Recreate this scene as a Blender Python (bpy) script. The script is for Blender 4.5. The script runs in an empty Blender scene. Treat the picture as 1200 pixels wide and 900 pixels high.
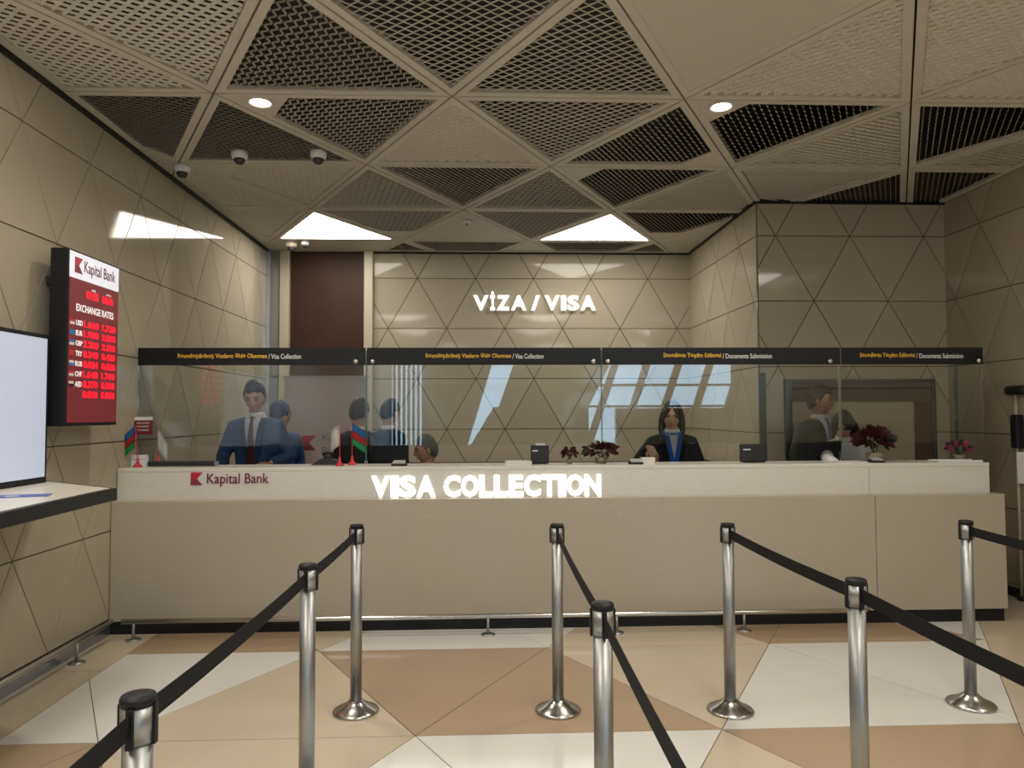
import bpy, bmesh, math, random
from mathutils import Vector, Matrix
random.seed(7)
PI = math.pi
sc = bpy.context.scene
COL = sc.collection

# ---------------------------------------------------------------- camera
F_PX, YAW, PITCH, ROLL, EYE = 854.81, 0.03939, 0.04051, -0.0040, 1.5544
fw = Vector((math.sin(YAW)*math.cos(PITCH), math.cos(YAW)*math.cos(PITCH), math.sin(PITCH)))
r0 = Vector((math.cos(YAW), -math.sin(YAW), 0)); u0 = r0.cross(fw)
rt = r0*math.cos(ROLL)+u0*math.sin(ROLL); up = -r0*math.sin(ROLL)+u0*math.cos(ROLL)
cd = bpy.data.cameras.new('camera'); cam = bpy.data.objects.new('camera', cd); COL.objects.link(cam)
cd.sensor_fit = 'HORIZONTAL'; cd.sensor_width = 36; cd.lens = F_PX/1200*36; cd.clip_start = 0.05
m = Matrix((rt, up, -fw)).transposed().to_4x4(); m.translation = Vector((0, 0, EYE)); cam.matrix_world = m
sc.camera = cam
# ---------------------------------------------------------------- world, exposure
W = bpy.data.worlds.new('daylight'); sc.world = W; W.use_nodes = True
W.node_tree.nodes['Background'].inputs[0].default_value = (0.52, 0.76, 1.0, 1)
W.node_tree.nodes['Background'].inputs[1].default_value = 5.0
sc.view_settings.view_transform = 'Standard'; sc.view_settings.look = 'None'
sc.view_settings.gamma = 1; sc.view_settings.use_curve_mapping = False
sc.view_settings.exposure = 0.35
try:
    sc.cycles.use_denoising = True; sc.cycles.max_bounces = 8; sc.cycles.transparent_max_bounces = 16
    sc.cycles.sample_clamp_indirect = 4; sc.cycles.caustics_reflective = False; sc.cycles.caustics_refractive = False
except Exception: pass
PANEL_LIGHT = 11.0      # triangular light panels
SPOT_W = 60.0           # downlights
# ---------------------------------------------------------------- key dimensions (metres)
LX, BY, RY, CX, RX, HC = -2.66, 9.12, 6.85, 2.63, 4.48, 3.58
YB = -10.0               # glazed end of the hall, behind the camera
AW = 0.7267; RH = AW*math.sqrt(3)/2; WZ = 2.621
E = 1.5; R_ = E*math.sqrt(3)/2
FX, FY = -0.332, 3.606; CXo, CYo = -0.1944, 4.593
CY = 5.324               # front of the counter's lower body
CTOP = 1.17

# ---------------------------------------------------------------- materials
def mat(name, col, rough=.5, metal=0, emit=None, es=0, noise=0, nscale=8, bump=0, spec=.5, rand=0, coat=0, aniso=0):
    M = bpy.data.materials.new(name); M.use_nodes = True; nt = M.node_tree; N = nt.nodes; L = nt.links
    b = N['Principled BSDF']; b.inputs['Roughness'].default_value = rough; b.inputs['Metallic'].default_value = metal
    b.inputs['Base Color'].default_value = (*col, 1); b.inputs['Specular IOR Level'].default_value = spec
    if coat: b.inputs['Coat Weight'].default_value = coat; b.inputs['Coat Roughness'].default_value = .05
    if emit: b.inputs['Emission Color'].default_value = (*emit, 1); b.inputs['Emission Strength'].default_value = es
    if noise or rand or bump:
        tc = N.new('ShaderNodeTexCoord'); nz = N.new('ShaderNodeTexNoise'); nz.inputs['Scale'].default_value = nscale
        nz.inputs['Detail'].default_value = 6; L.new(tc.outputs['Object'], nz.inputs['Vector'])
        mr = N.new('ShaderNodeMapRange'); mr.inputs[3].default_value = 1-noise; mr.inputs[4].default_value = 1+noise
        L.new(nz.outputs['Fac'], mr.inputs[0])
        v = mr.outputs[0]
        if rand:
            oi = N.new('ShaderNodeObjectInfo'); m2 = N.new('ShaderNodeMapRange')
            m2.inputs[3].default_value = 1-rand; m2.inputs[4].default_value = 1+rand; L.new(oi.outputs['Random'], m2.inputs[0])
            mu = N.new('ShaderNodeMath'); mu.operation = 'MULTIPLY'; L.new(v, mu.inputs[0]); L.new(m2.outputs[0], mu.inputs[1]); v = mu.outputs[0]
        hs = N.new('ShaderNodeHueSaturation'); hs.inputs['Color'].default_value = (*col, 1); L.new(v, hs.inputs['Value'])
        L.new(hs.outputs[0], b.inputs['Base Color'])
        if bump:
            bp = N.new('ShaderNodeBump'); bp.inputs['Strength'].default_value = bump; bp.inputs['Distance'].default_value = .002
            L.new(nz.outputs['Fac'], bp.inputs['Height']); L.new(bp.outputs[0], b.inputs['Normal'])
    return M
def stone(name, col, rough, rand, veins=.05, spec=.5):
    M = mat(name, col, rough, noise=veins, nscale=2.2, rand=rand, spec=spec); nt = M.node_tree
    mr2 = nt.nodes.new('ShaderNodeTexNoise'); mr2.inputs['Scale'].default_value = 60
    mr = nt.nodes.new('ShaderNodeMapRange'); mr.inputs[3].default_value = rough*.75; mr.inputs[4].default_value = rough*1.25
    nt.links.new(mr2.outputs['Fac'], mr.inputs[0]); nt.links.new(mr.outputs[0], nt.nodes['Principled BSDF'].inputs['Roughness'])
    return M
M_wall = stone('wall_stone', (.43, .38, .29), .06, .045, spec=.26)
M_joint = mat('wall_joint', (.085, .065, .045), .8)
M_wallplain = stone('wall_plain', (.42, .36, .262), .2, 0)
M_fl = {'w': stone('floor_white', (.70, .69, .66), .1, .03), 'b': stone('floor_beige', (.57, .49, .365), .1, .03, .08),
        't': stone('floor_tan', (.40, .295, .19), .1, .03, .08)}
M_fjoint = mat('floor_joint', (.10, .08, .06), .7)
M_body = stone('counter_stone', (.42, .375, .30), .25, .02, .035)
M_white = stone('counter_white', (.64, .62, .57), .28, 0, .02)
M_ceil = mat('ceiling_metal', (.58, .55, .485), .5, noise=.02, spec=.2)
M_ceil2 = mat('ceiling_blade', (.58, .55, .49), .7, spec=.08)
M_plen = mat('plenum_dark', (.05, .048, .046), .9)
M_black = mat('black_satin', (.012, .012, .013), .45, spec=.25)
M_blackm = mat('black_matte', (.018, .018, .02), .7)
M_belt = mat('black_webbing', (.008, .008, .010), .75, noise=.2, nscale=300, bump=.3, spec=.25)
M_steel = mat('brushed_steel', (.36, .365, .365), .40, 1, noise=.04, nscale=60)
M_chrome = mat('polished_steel', (.55, .54, .52), .22, 1)
M_dsteel = mat('dark_steel', (.16, .17, .18), .3, .9)
M_led = mat('letter_light', (1, 1, 1), .5, emit=(1, .98, .93), es=2.2)
M_ledside = mat('letter_side', (.8, .8, .76), .4, emit=(1, .96, .85), es=.4)
M_panel = mat('light_panel', (1, 1, 1), .5, emit=(1, .95, .86), es=PANEL_LIGHT)
M_lamp = mat('lamp_face', (1, 1, 1), .5, emit=(1, .93, .82), es=22)
M_wood = mat('dark_wood', (.050, .024, .015), .5, noise=.35, nscale=4, spec=.2)
M_frame = mat('beige_frame', (.50, .44, .33), .4)
M_camw = mat('white_plastic', (.72, .72, .72), .35)
M_glass_d = mat('dark_dome', (.03, .03, .035), .08)
M_maroon = mat('maroon', (.16, .018, .035), .45)
M_boardred = mat('board_maroon', (.13, .016, .022), .35, emit=(.5, .03, .05), es=.12)
M_boardwhite = mat('board_white', (.75, .76, .82), .4, emit=(.8, .85, 1), es=.32)
M_ledred = mat('red_digits', (.6, 0, .02), .5, emit=(1, .005, .02), es=1.0)
M_txtwhite = mat('print_white', (.75, .75, .75), .5)
M_txtlit = mat('print_white_lit', (.8, .8, .8), .5, emit=(1, .9, .9), es=.35)
M_gold = mat('print_yellow', (.80, .50, .03), .5)
M_kred = mat('logo_red', (.50, .02, .05), .4)
M_kdark = mat('logo_dark_red', (.22, .03, .05), .4)
M_kmar = mat('print_maroon', (.16, .02, .05), .5)
M_screen = mat('backlit_screen', (.35, .38, .45), .4, emit=(.62, .68, .84), es=.36)
M_ledge = mat('ledge_white', (.70, .66, .58), .25)
M_blue = mat('blue_paper', (.09, .12, .36), .5)
M_paper = mat('paper', (.72, .70, .66), .7)
M_backdrop = mat('backdrop_board', (.50, .42, .41), .5, noise=.03)
M_skin = mat('skin', (.50, .30, .21), .55, noise=.05, nscale=20)
M_skin2 = mat('skin_dark', (.36, .20, .135), .55, noise=.05, nscale=20)
M_lip = mat('lips', (.34, .12, .10), .5)
M_eye = mat('eyes', (.03, .02, .015), .3)
M_hair = mat('black_hair', (.010, .009, .009), .5, noise=.3, nscale=60)
M_hairb = mat('brown_hair', (.030, .020, .014), .5, noise=.3, nscale=60)
M_hairg = mat('grey_hair', (.10, .095, .09), .6, noise=.4, nscale=50)
M_suitblue = mat('navy_suit', (.022, .055, .13), .8, noise=.1, nscale=40)
M_suitblack = mat('black_suit', (.010, .011, .013), .85, noise=.1, nscale=40)
M_suitgreen = mat('dark_green_suit', (.020, .026, .018), .85, noise=.1, nscale=40)
M_coat = mat('blue_coat', (.020, .075, .20), .7, noise=.1, nscale=20)
M_shirt = mat('white_shirt', (.70, .70, .72), .7)
M_tie = mat('maroon_tie', (.10, .015, .025), .6)
M_tieblue = mat('blue_tie', (.10, .17, .36), .6)
M_scarf = mat('blue_scarf', (.02, .13, .55), .6)
M_fb = mat('flag_blue', (.02, .20, .50), .7); M_fr = mat('flag_red', (.55, .03, .04), .7); M_fg = mat('flag_green', (.02, .36, .12), .7)
M_fwh = mat('flag_white', (.72, .72, .70), .7)
M_leafred = mat('dark_red_leaves', (.075, .010, .016), .55, noise=.3, nscale=30)
M_leafgreen = mat('dark_green_leaves', (.03, .055, .02), .6, noise=.3, nscale=30)
M_pink = mat('pink_petals', (.45, .06, .18), .6, noise=.2, nscale=30)
M_pot = mat('planter', (.20, .17, .12), .5)
M_grey = mat('grey_plastic', (.22, .24, .27), .5)
M_beigepanel = mat('beige_panel', (.40, .34, .24), .4)
M_header = mat('header_taupe', (.115, .09, .065), .35)
M_brownstile = mat('brown_stile', (.10, .06, .038), .4)

def glass_mat(name, tint, refl=1.0):
    M = bpy.data.materials.new(name); M.use_nodes = True; nt = M.node_tree; N = nt.nodes; L = nt.links; N.clear()
    o = N.new('ShaderNodeOutputMaterial'); t = N.new('ShaderNodeBsdfTransparent'); g = N.new('ShaderNodeBsdfGlossy')
    g.inputs['Roughness'].default_value = .004; t.inputs[0].default_value = (*tint, 1); f = N.new('ShaderNodeFresnel'); f.inputs[0].default_value = 1.55
    mx = N.new('ShaderNodeMixShader'); L.new(f.outputs[0], mx.inputs[0]); L.new(t.outputs[0], mx.inputs[1]); L.new(g.outputs[0], mx.inputs[2]); L.new(mx.outputs[0], o.inputs[0])
    return M
M_glass = glass_mat('clear_glass', (.955, .975, .96)); M_glassedge = mat('glass_edge', (.10, .20, .17), .15, spec=.6)

# ---------------------------------------------------------------- helpers
def obj(name, me, m=None, parent=None, smooth=False, mats=None, kind=None):
    if isinstance(me, bmesh.types.BMesh):
        b = me; bmesh.ops.recalc_face_normals(b, faces=b.faces); me = bpy.data.meshes.new(name); b.to_mesh(me); b.free()
    o = bpy.data.objects.new(name, me); COL.objects.link(o)
    if mats: [me.materials.append(x) for x in mats]
    elif m and not me.materials: me.materials.append(m)
    if smooth: me.polygons.foreach_set('use_smooth', [True]*len(me.polygons))
    if parent: o.parent = parent
    if kind: o['kind'] = kind
    return o
def tag(o, label, cat, group=None):
    o['label'] = label; o['category'] = cat
    if group: o['group'] = group
    return o
def thing(name, label, cat, loc=(0, 0, 0), rz=0, group=None):
    o = bpy.data.objects.new(name, None); COL.objects.link(o); o.location = loc; o.rotation_euler = (0, 0, rz); o.empty_display_size = .1
    return tag(o, label, cat, group)
def structure(name, loc=(0, 0, 0)):
    o = bpy.data.objects.new(name, None); COL.objects.link(o); o.location = loc; o['kind'] = 'structure'; return o
def box(b, x0, y0, z0, x1, y1, z1, bev=0):
    t = bmesh.new(); bmesh.ops.create_cube(t, size=1)
    for v in t.verts: v.co = Vector(((x0+x1)/2+v.co.x*(x1-x0), (y0+y1)/2+v.co.y*(y1-y0), (z0+z1)/2+v.co.z*(z1-z0)))
    if bev: bmesh.ops.bevel(t, geom=t.edges[:], offset=bev, segments=2, affect='EDGES', profile=.5)
    join(b, t); return b
def join(b, t):
    vm = {v: b.verts.new(v.co) for v in t.verts}
    for f in t.faces:
        try: nf = b.faces.new([vm[v] for v in f.verts]); nf.material_index = f.material_index; nf.smooth = f.smooth
        except ValueError: pass
    t.free()
def BX(*a, bev=0):
    return box(bmesh.new(), *a, bev=bev)
def lathe(b, prof, n=32, c=(0, 0, 0)):
    rings = []
    for r, z in prof:
        rings.append([b.verts.new((c[0]+r*math.cos(2*PI*k/n), c[1]+r*math.sin(2*PI*k/n), c[2]+z)) for k in range(n)] if r > 1e-6 else [b.verts.new((c[0], c[1], c[2]+z))])
    for A, B in zip(rings, rings[1:]):
        for k in range(n):
            a = A if len(A) == 1 else (A[k], A[(k+1) % n]); q = B if len(B) == 1 else (B[(k+1) % n], B[k])
            vs = list(a)+list(q)
            if len(vs) >= 3: b.faces.new(vs)
    for Rg, rev in ((rings[0], True), (rings[-1], False)):
        if len(Rg) > 1: b.faces.new(Rg[::-1] if rev else Rg)
    return b
def tube(b, pts, rad, n=10, sq=None, cap=True):
    pts = [Vector(p) for p in pts]; rad = rad if isinstance(rad, (list, tuple)) else [rad]*len(pts)
    rings = []; pr = None
    for i, p in enumerate(pts):
        d = (pts[min(i+1, len(pts)-1)]-pts[max(i-1, 0)]).normalized()
        if pr is None: a = d.orthogonal().normalized() if abs(d.z) > .9 else d.cross(Vector((0, 0, 1))).normalized()
        else: a = (pr-d*pr.dot(d)).normalized()
        pr = a; c = d.cross(a)
        rings.append([b.verts.new(p+rad[i]*(a*math.cos(2*PI*k/n)+c*math.sin(2*PI*k/n)*(sq or 1))) for k in range(n)])
    for A, B in zip(rings, rings[1:]):
        for k in range(n): b.faces.new((A[k], A[(k+1) % n], B[(k+1) % n], B[k]))
    if cap: b.faces.new(rings[0][::-1]); b.faces.new(rings[-1])
    return b
def cyl(b, p, q, r, n=20): return tube(b, [p, q], r, n)
def ell(b, c, r, n=16, mtx=None):
    t = bmesh.new(); bmesh.ops.create_uvsphere(t, u_segments=n, v_segments=n//2+2, radius=1)
    for v in t.verts:
        v.co = Vector((v.co.x*r[0], v.co.y*r[1], v.co.z*r[2]))
        if mtx: v.co = mtx @ v.co
        v.co += Vector(c)
    join(b, t); return b
def prism(b, poly, h, axis=(0, 0, 1), inset_top=0):
    """poly: list of 3D points (planar); extruded by h along axis."""
    ax = Vector(axis); P = [Vector(p) for p in poly]; c = sum(P, Vector())/len(P)
    A = [b.verts.new(p) for p in P]; B = [b.verts.new(p+ax*h+(c-p).normalized()*inset_top) for p in P]
    n = len(P)
    for k in range(n): b.faces.new((A[k], A[(k+1) % n], B[(k+1) % n], B[k]))
    b.faces.new(A[::-1]); b.faces.new(B); return b
def clip(poly, rect):
    x0, y0, x1, y1 = rect
    for a, s, lim in ((0, 1, x0), (0, -1, x1), (1, 1, y0), (1, -1, y1)):
        out = []
        for i in range(len(poly)):
            p, q = poly[i], poly[(i+1) % len(poly)]; dp, dq = s*(p[a]-lim), s*(q[a]-lim)
            if dp >= 0: out.append(p)
            if dp*dq < 0: t = dp/(dp-dq); out.append((p[0]+(q[0]-p[0])*t, p[1]+(q[1]-p[1])*t))
        poly = out
        if len(poly) < 3: return []
    return poly
def area(P): return .5*sum(P[i][0]*P[(i+1) % len(P)][1]-P[(i+1) % len(P)][0]*P[i][1] for i in range(len(P)))
def inset(P, d):
    """inset a convex polygon by d."""
    if area(P) < 0: P = P[::-1]
    Q = []
    for p in P:
        if not Q or math.dist(p, Q[-1]) > 1e-4: Q.append(p)
    if len(Q) > 2 and math.dist(Q[0], Q[-1]) < 1e-4: Q.pop()
    P = Q; poly = P
    for i in range(len(P)):
        a, q = P[i], P[(i+1) % len(P)]; ex, ey = q[0]-a[0], q[1]-a[1]; l = math.hypot(ex, ey); nx, ny = -ey/l, ex/l
        out = []
        for k in range(len(poly)):
            u, v = poly[k], poly[(k+1) % len(poly)]
            du = (u[0]-a[0])*nx+(u[1]-a[1])*ny-d; dv = (v[0]-a[0])*nx+(v[1]-a[1])*ny-d
            if du >= 0: out.append(u)
            if du*dv < 0: t = du/(du-dv); out.append((u[0]+(v[0]-u[0])*t, u[1]+(v[1]-u[1])*t))
        poly = out
        if len(poly) < 3: return []
    return poly
def seg_clip(p, q, P):
    """clip segment p-q to the convex ccw polygon P."""
    t0, t1 = 0., 1.; dx, dy = q[0]-p[0], q[1]-p[1]
    for i in range(len(P)):
        a, b = P[i], P[(i+1) % len(P)]; nx, ny = -(b[1]-a[1]), b[0]-a[0]
        d0 = (p[0]-a[0])*nx+(p[1]-a[1])*ny; dd = dx*nx+dy*ny
        if abs(dd) < 1e-12:
            if d0 < 0: return None
        else:
            t = -d0/dd
            if dd > 0: t0 = max(t0, t)
            else: t1 = min(t1, t)
        if t0 >= t1: return None
    return (p[0]+dx*t0, p[1]+dy*t0), (p[0]+dx*t1, p[1]+dy*t1)
def text_mesh(s, depth=.01, fat=0., shear=0, spacing=1.0):
    c = bpy.data.curves.new('lettering', 'FONT'); c.body = s; c.size = 1; c.extrude = .5; c.offset = fat; c.shear = shear
    c.resolution_u = 3; c.space_character = spacing
    o = bpy.data.objects.new('tmp', c); COL.objects.link(o); dg = bpy.context.evaluated_depsgraph_get(); dg.update()
    me = bpy.data.meshes.new_from_object(o.evaluated_get(dg)); bpy.data.objects.remove(o); bpy.data.curves.remove(c)
    return me
def text(name, s, m, parent, x0, z0, x1, z1, depth, place, fat=0., mats=None, spacing=1.0):
    """place: Matrix whose local X is the reading direction, local Y is up, local Z is out of the surface."""
    me = text_mesh(s, fat=fat, spacing=spacing); co = [v.co.copy() for v in me.vertices]
    ax, bx_, ay, by = min(c.x for c in co), max(c.x for c in co), min(c.y for c in co), max(c.y for c in co)
    for v in me.vertices:
        v.co = place @ Vector((x0+(v.co.x-ax)/(bx_-ax)*(x1-x0), z0+(v.co.y-ay)/(by-ay)*(z1-z0), (v.co.z+.5)*depth))
    me.materials.clear()
    if mats:
        for x in mats: me.materials.append(x)
        for p in me.polygons: p.material_index = 0 if abs((place.to_3x3().inverted() @ p.normal).z) > .5 else 1
    return obj(name, me, m if not mats else None, parent)
def frontal(y): return Matrix(((1, 0, 0, 0), (0, 0, -1, y), (0, 1, 0, 0), (0, 0, 0, 1)))   # faces -Y
def leftface(x): return Matrix(((0, 0, 1, x), (1, 0, 0, 0), (0, 1, 0, 0), (0, 0, 0, 1)))    # on a wall at X=x, faces +X, reads along +Y

# ---------------------------------------------------------------- walls with triangular stone tiles
def tiled(name, origin, U, V, Nn, rect, u_off, holes=(), t=.14):
    """rect in (u, v); row lines at v = WZ + k*RH; vertices of row 1 at u_off + i*AW."""
    root = structure(name)
    O, U, V, Nn = Vector(origin), Vector(U), Vector(V), Vector(Nn); P = lambda u, v, n=0: O+U*u+V*v+Nn*n
    u0, v0, u1, v1 = rect
    b = bmesh.new(); prism(b, [P(u0, -.02), P(u1, -.02), P(u1, HC+.6), P(u0, HC+.6)], -t, Nn); obj('wall_slab', b, M_joint, root)
    for k in range(-6, 3):
        va, vb = WZ+k*RH, WZ+(k+1)*RH
        if vb < v0 or va > v1: continue
        off = u_off if (k % 2) else u_off+AW/2     # vertices along line va
        i0 = int((u0-off)/AW)-2
        for i in range(i0, i0+int((u1-u0)/AW)+5):
            ua = off+i*AW
            for tri in (((ua, va), (ua+AW, va), (ua+AW/2, vb)), ((ua, va), (ua+AW/2, vb), (ua-AW/2, vb))):
                c = clip(list(tri), (u0, v0, u1, v1))
                if not c or abs(area(c)) < .004: continue
                cm = (sum(p[0] for p in c)/len(c), sum(p[1] for p in c)/len(c))
                if any(all(h[0] < p[0] < h[2] and h[1] <= p[1] < h[3] for p in c) for h in holes): continue
                c = inset(c, .0035)
                if not c: continue
                b = bmesh.new(); prism(b, [P(x, y, -.001) for x, y in c], .011, Nn, .0015); o = obj('wall_tile', b, M_wall, root)
    return root
# left wall: u = Y
tiled('wall_left', (LX, 0, 0), (0, 1, 0), (0, 0, 1), (1, 0, 0), (2.0, 0, BY+.14, HC), 4.246)
tiled('wall_back', (0, BY, 0), (1, 0, 0), (0, 0, 1), (0, -1, 0), (-1.37, .95, CX+.14, HC), -.456+AW/2)
tiled('wall_right', (0, RY, 0), (1, 0, 0), (0, 0, 1), (0, -1, 0), (CX, .6, RX+.14, HC), 2.81, holes=((2.86, 0, 4.32, 1.87),))
tiled('wall_side', (CX, 0, 0), (0, 1, 0), (0, 0, 1), (-1, 0, 0), (RY, 1.0, BY, HC), 7.3)
tiled('wall_right_return', (RX, 0, 0), (0, 1, 0), (0, 0, 1), (-1, 0, 0), (4.6, 0, RY, HC), 6.337)
# hall behind the camera: plain stone walls
s = structure('wall_left_rear'); obj('wall_slab', BX(LX-.14, YB, -.02, LX+.0, 2.0, HC+.6), M_wallplain, s)
s = structure('wall_right_rear'); obj('wall_slab', BX(RX, -1.5, -.02, RX+.14, 4.6, HC+.6), M_wallplain, s)
obj('wall_slab', BX(RX, -1.64, -.02, 10.5, -1.5, HC+.6), M_wallplain, s); obj('wall_slab', BX(10.5, YB, -.02, 10.64, -1.5, HC+.6), M_wallplain, s)
# back-left corner: door wood panel between stone posts
s = structure('door_1')
obj('door_leaf', BX(-2.385, BY-.03, .0, -1.47, BY+.05, HC), M_wood, s)
for x0, x1 in ((-2.50, -2.385), (-1.47, -1.365)): obj('door_frame', BX(x0, BY-.10, 0, x1, BY+.05, HC, bev=.004), M_frame, s)
obj('wall_slab', BX(LX, BY+.05, 0, -1.365, BY+.14, HC+.6), M_wallplain, s)
obj('corner_trim', BX(LX+.012, BY-.14, 0, LX+.05, BY-.10, HC), mat('bright_steel_trim', (.62, .66, .72), .3, .8), s)
obj('post', BX(LX+.012, BY-.06, 0, -2.50, BY+.05, HC), mat('grey_stone_post', (.27, .26, .23), .35), s)
# framed service opening in the right-hand wall
s = structure('door_2')
for r, (a, bb, c, d) in enumerate(((2.86, 1.84, 4.32, 1.87), (2.86, 0, 2.925, 1.84), (4.29, 0, 4.32, 1.84))):
    obj('door_frame', BX(a, RY-.05, bb, c, RY+.02, d, bev=.003), M_dsteel, s)
obj('door_header', BX(2.925, RY-.025, 1.655, 4.29, RY+.02, 1.84), M_header, s)
obj('header_rail', BX(2.925, RY-.04, 1.775, 4.29, RY-.02, 1.79), M_black, s)
obj('door_panel', BX(2.925, RY-.016, 0, 4.12, RY+.02, 1.655), M_beigepanel, s)
obj('door_stile', BX(4.12, RY-.03, 0, 4.29, RY+.02, 1.655), M_brownstile, s)
s = structure('trim_1'); obj('corner_guard', BX(CX-.012, RY-.034, .0, CX+.05, RY-.010, 1.93, bev=.003), mat('corner_guard_steel', (.09, .105, .10), .35, .6), s)
# skirting of the left wall
s = structure('baseboard_left')
obj('skirting', BX(LX+.010, 1.0, 0, LX+.022, CY, .10), mat('skirting_steel', (.40, .45, .55), .25, .9), s)
obj('black_strip', BX(LX+.010, 1.0, .10, LX+.018, CY, .115), M_black, s)  # black line along the top of the steel skirting

s = structure('baseboard_right'); obj('skirting', BX(RX-.024, 4.6, 0, RX-.011, RY-.012, .075), M_black, s)
# ---------------------------------------------------------------- floor
s = structure('floor')
obj('floor_bed', BX(LX-.1, YB, -.12, 10.6, BY+.1, -.004), M_fjoint, s)
def tri_up(ox, oy, i, k): x = ox+i*E; y = oy+k*R_; return [(x, y), (x+E, y), (x+E/2, y+R_)]      # base at near side
def tri_dn(ox, oy, i, k): x = ox+i*E; y = oy+k*R_; return [(x, y), (x+E/2, y+R_), (x-E/2, y+R_)]  # apex at near side
FU = {(0, 0): 't', (-1, 0): 'b', (-2, 0): 'w', (1, 0): 'w', (2, 0): 'b', (-1.5, 1): 't', (-.5, 1): 'w', (.5, 1): 'b', (1.5, 1): 't', (2.5, 1): 'b', (3.5, 1): 't',
      (-.5, -1): 'w', (-1.5, -1): 't', (.5, -1): 'b', (1.5, -1): 'b'}
FD = {(0, 0): 't', (-1, 0): 'w', (1, 0): 'b', (2, 0): 'w', (3, 0): 'b', (-.5, 1): 'b', (.5, 1): 'w', (-1.5, 1): 'b', (1.5, 1): 't', (2.5, 1): 'w', (3.5, 1): 'b',
      (-.5, -1): 'b', (.5, -1): 'w', (1.5, -1): 't', (-1.5, -1): 't'}
BRD = -2.32
for k in range(-5, 4):
    off = .5 if k % 2 else 0.
    for i in range(-5, 6):
        ii = i+off
        for D, fn in ((FU, tri_up), (FD, tri_dn)):
            c = clip(fn(FX, FY, ii, k), (BRD, -3.2, RX+2.4, BY))
            if not c or abs(area(c)) < .01: continue
            colr = D.get((ii, k), random.choice('wbbtw'))
            c = inset(c, .0025)
            if c: obj('floor_tile', prism(bmesh.new(), [(x, y, -.006) for x, y in c], .006), M_fl[colr], s)
y = -3.2
while y < BY:
    obj('border_tile', BX(LX, y+.002, -.006, BRD-.004, min(y+1.3, BY)-.002, 0), M_fl['b'], s); y += 1.3
obj('floor_plain', BX(LX, YB, -.006, 10.5, -3.2, 0), M_fl['b'], s)

# ---------------------------------------------------------------- ceiling of triangular metal modules
ceil = structure('ceiling')
obj('plenum', BX(LX-.14, YB, HC+.6, 10.6, BY+.14, HC+.7), M_plen, ceil)
obj('plenum_light_seal', BX(LX-.14, YB-.05, HC+.05, 10.6, YB, HC+.6), M_plen, ceil); obj('plenum_light_seal', BX(10.4, YB, HC+.01, 10.52, -1.5, HC+.6), M_plen, ceil)  # unseen strips added to seal daylight out of the plenum
obj('perimeter_channel', BX(LX+.010, 0, HC-.03, LX+.035, BY-.02, HC+.02), M_black, ceil)
b = bmesh.new(); box(b, CX+.0, RY-.03, HC-.02, RX, RY-.012, HC+.02); box(b, CX-.03, RY-.03, HC-.02, CX-.012, BY-.02, HC+.02); box(b, -1.36, BY-.03, HC-.02, CX, BY-.012, HC+.02)
obj('perimeter_channel', b, M_black, ceil)
CELL, ROW, SWID = .082, .031, .0
def strands(P, ang, kind):
    """expanded metal: zigzag blades tilted out of the panel plane, clipped to polygon P."""
    b = bmesh.new(); ca, sa = math.cos(ang), math.sin(ang)
    loc = [(x*ca+y*sa, -x*sa+y*ca) for x, y in P]
    if area(loc) < 0: loc = loc[::-1]
    mnx, mxx = min(p[0] for p in loc), max(p[0] for p in loc); mny, mxy = min(p[1] for p in loc), max(p[1] for p in loc)
    w, T, row = {'open': (.0075, 110, .036), 'net': (.014, 105, .040), 'mid': (.019, 150, .036), 'dense': (.020, 50, .030), 'closed': (.023, 152, .036), 'stripe': (.011, 95, .042)}[kind]
    oy, oz = w*math.cos(math.radians(T)), w*math.sin(math.radians(T))
    j = int(mny/row)-1
    while j*row < mxy+row:
        v = j*row; n = int((mxx-mnx)/(CELL/2))+3; s0 = int(mnx/(CELL/2))-1
        for q in range(s0, s0+n):
            x0, x1 = q*CELL/2, (q+1)*CELL/2
            e = row*.42
            y0 = v+(e if (q+j) % 2 else -e); y1 = v+(-e if (q+j) % 2 else e)
            if kind == 'stripe': y0 = v+(y0-v)*.25; y1 = v+(y1-v)*.25
            c = seg_clip((x0, y0), (x1, y1), loc)
            if not c: continue
            vs = []
            for (x, yy, z) in ((c[0][0], c[0][1], HC+.006), (c[1][0], c[1][1], HC+.006), (c[1][0], c[1][1]+oy, HC+.006+oz), (c[0][0], c[0][1]+oy, HC+.006+oz)):
                vs.append(b.verts.new((x*ca-yy*sa, x*sa+yy*ca, z)))
            b.faces.new(vs)
        if kind == 'stripe' or kind == 'x': pass
        j += 1
    return b
def ring(P, d, z0, z1):
    b = bmesh.new(); P = P if area(P) > 0 else P[::-1]; Q = inset(P, d)
    if not Q or len(Q) != len(P): return None, Q
    Q = [min(Q, key=lambda q: math.dist(p, q)) for p in P]
    v = [[b.verts.new((*p, z)) for p in S] for S, z in ((P, z0), (Q, z0), (P, z1), (Q, z1))]; n = len(P)
    for k in range(n):
        l = (k+1) % n
        b.faces.new((v[0][k], v[0][l], v[1][l], v[1][k])); b.faces.new((v[2][k], v[3][k], v[3][l], v[2][l]))
        b.faces.new((v[0][k], v[2][k], v[2][l], v[0][l])); b.faces.new((v[1][k], v[1][l], v[3][l], v[3][k]))
    return b, Q
A60, A120 = PI/3, 2*PI/3
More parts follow.
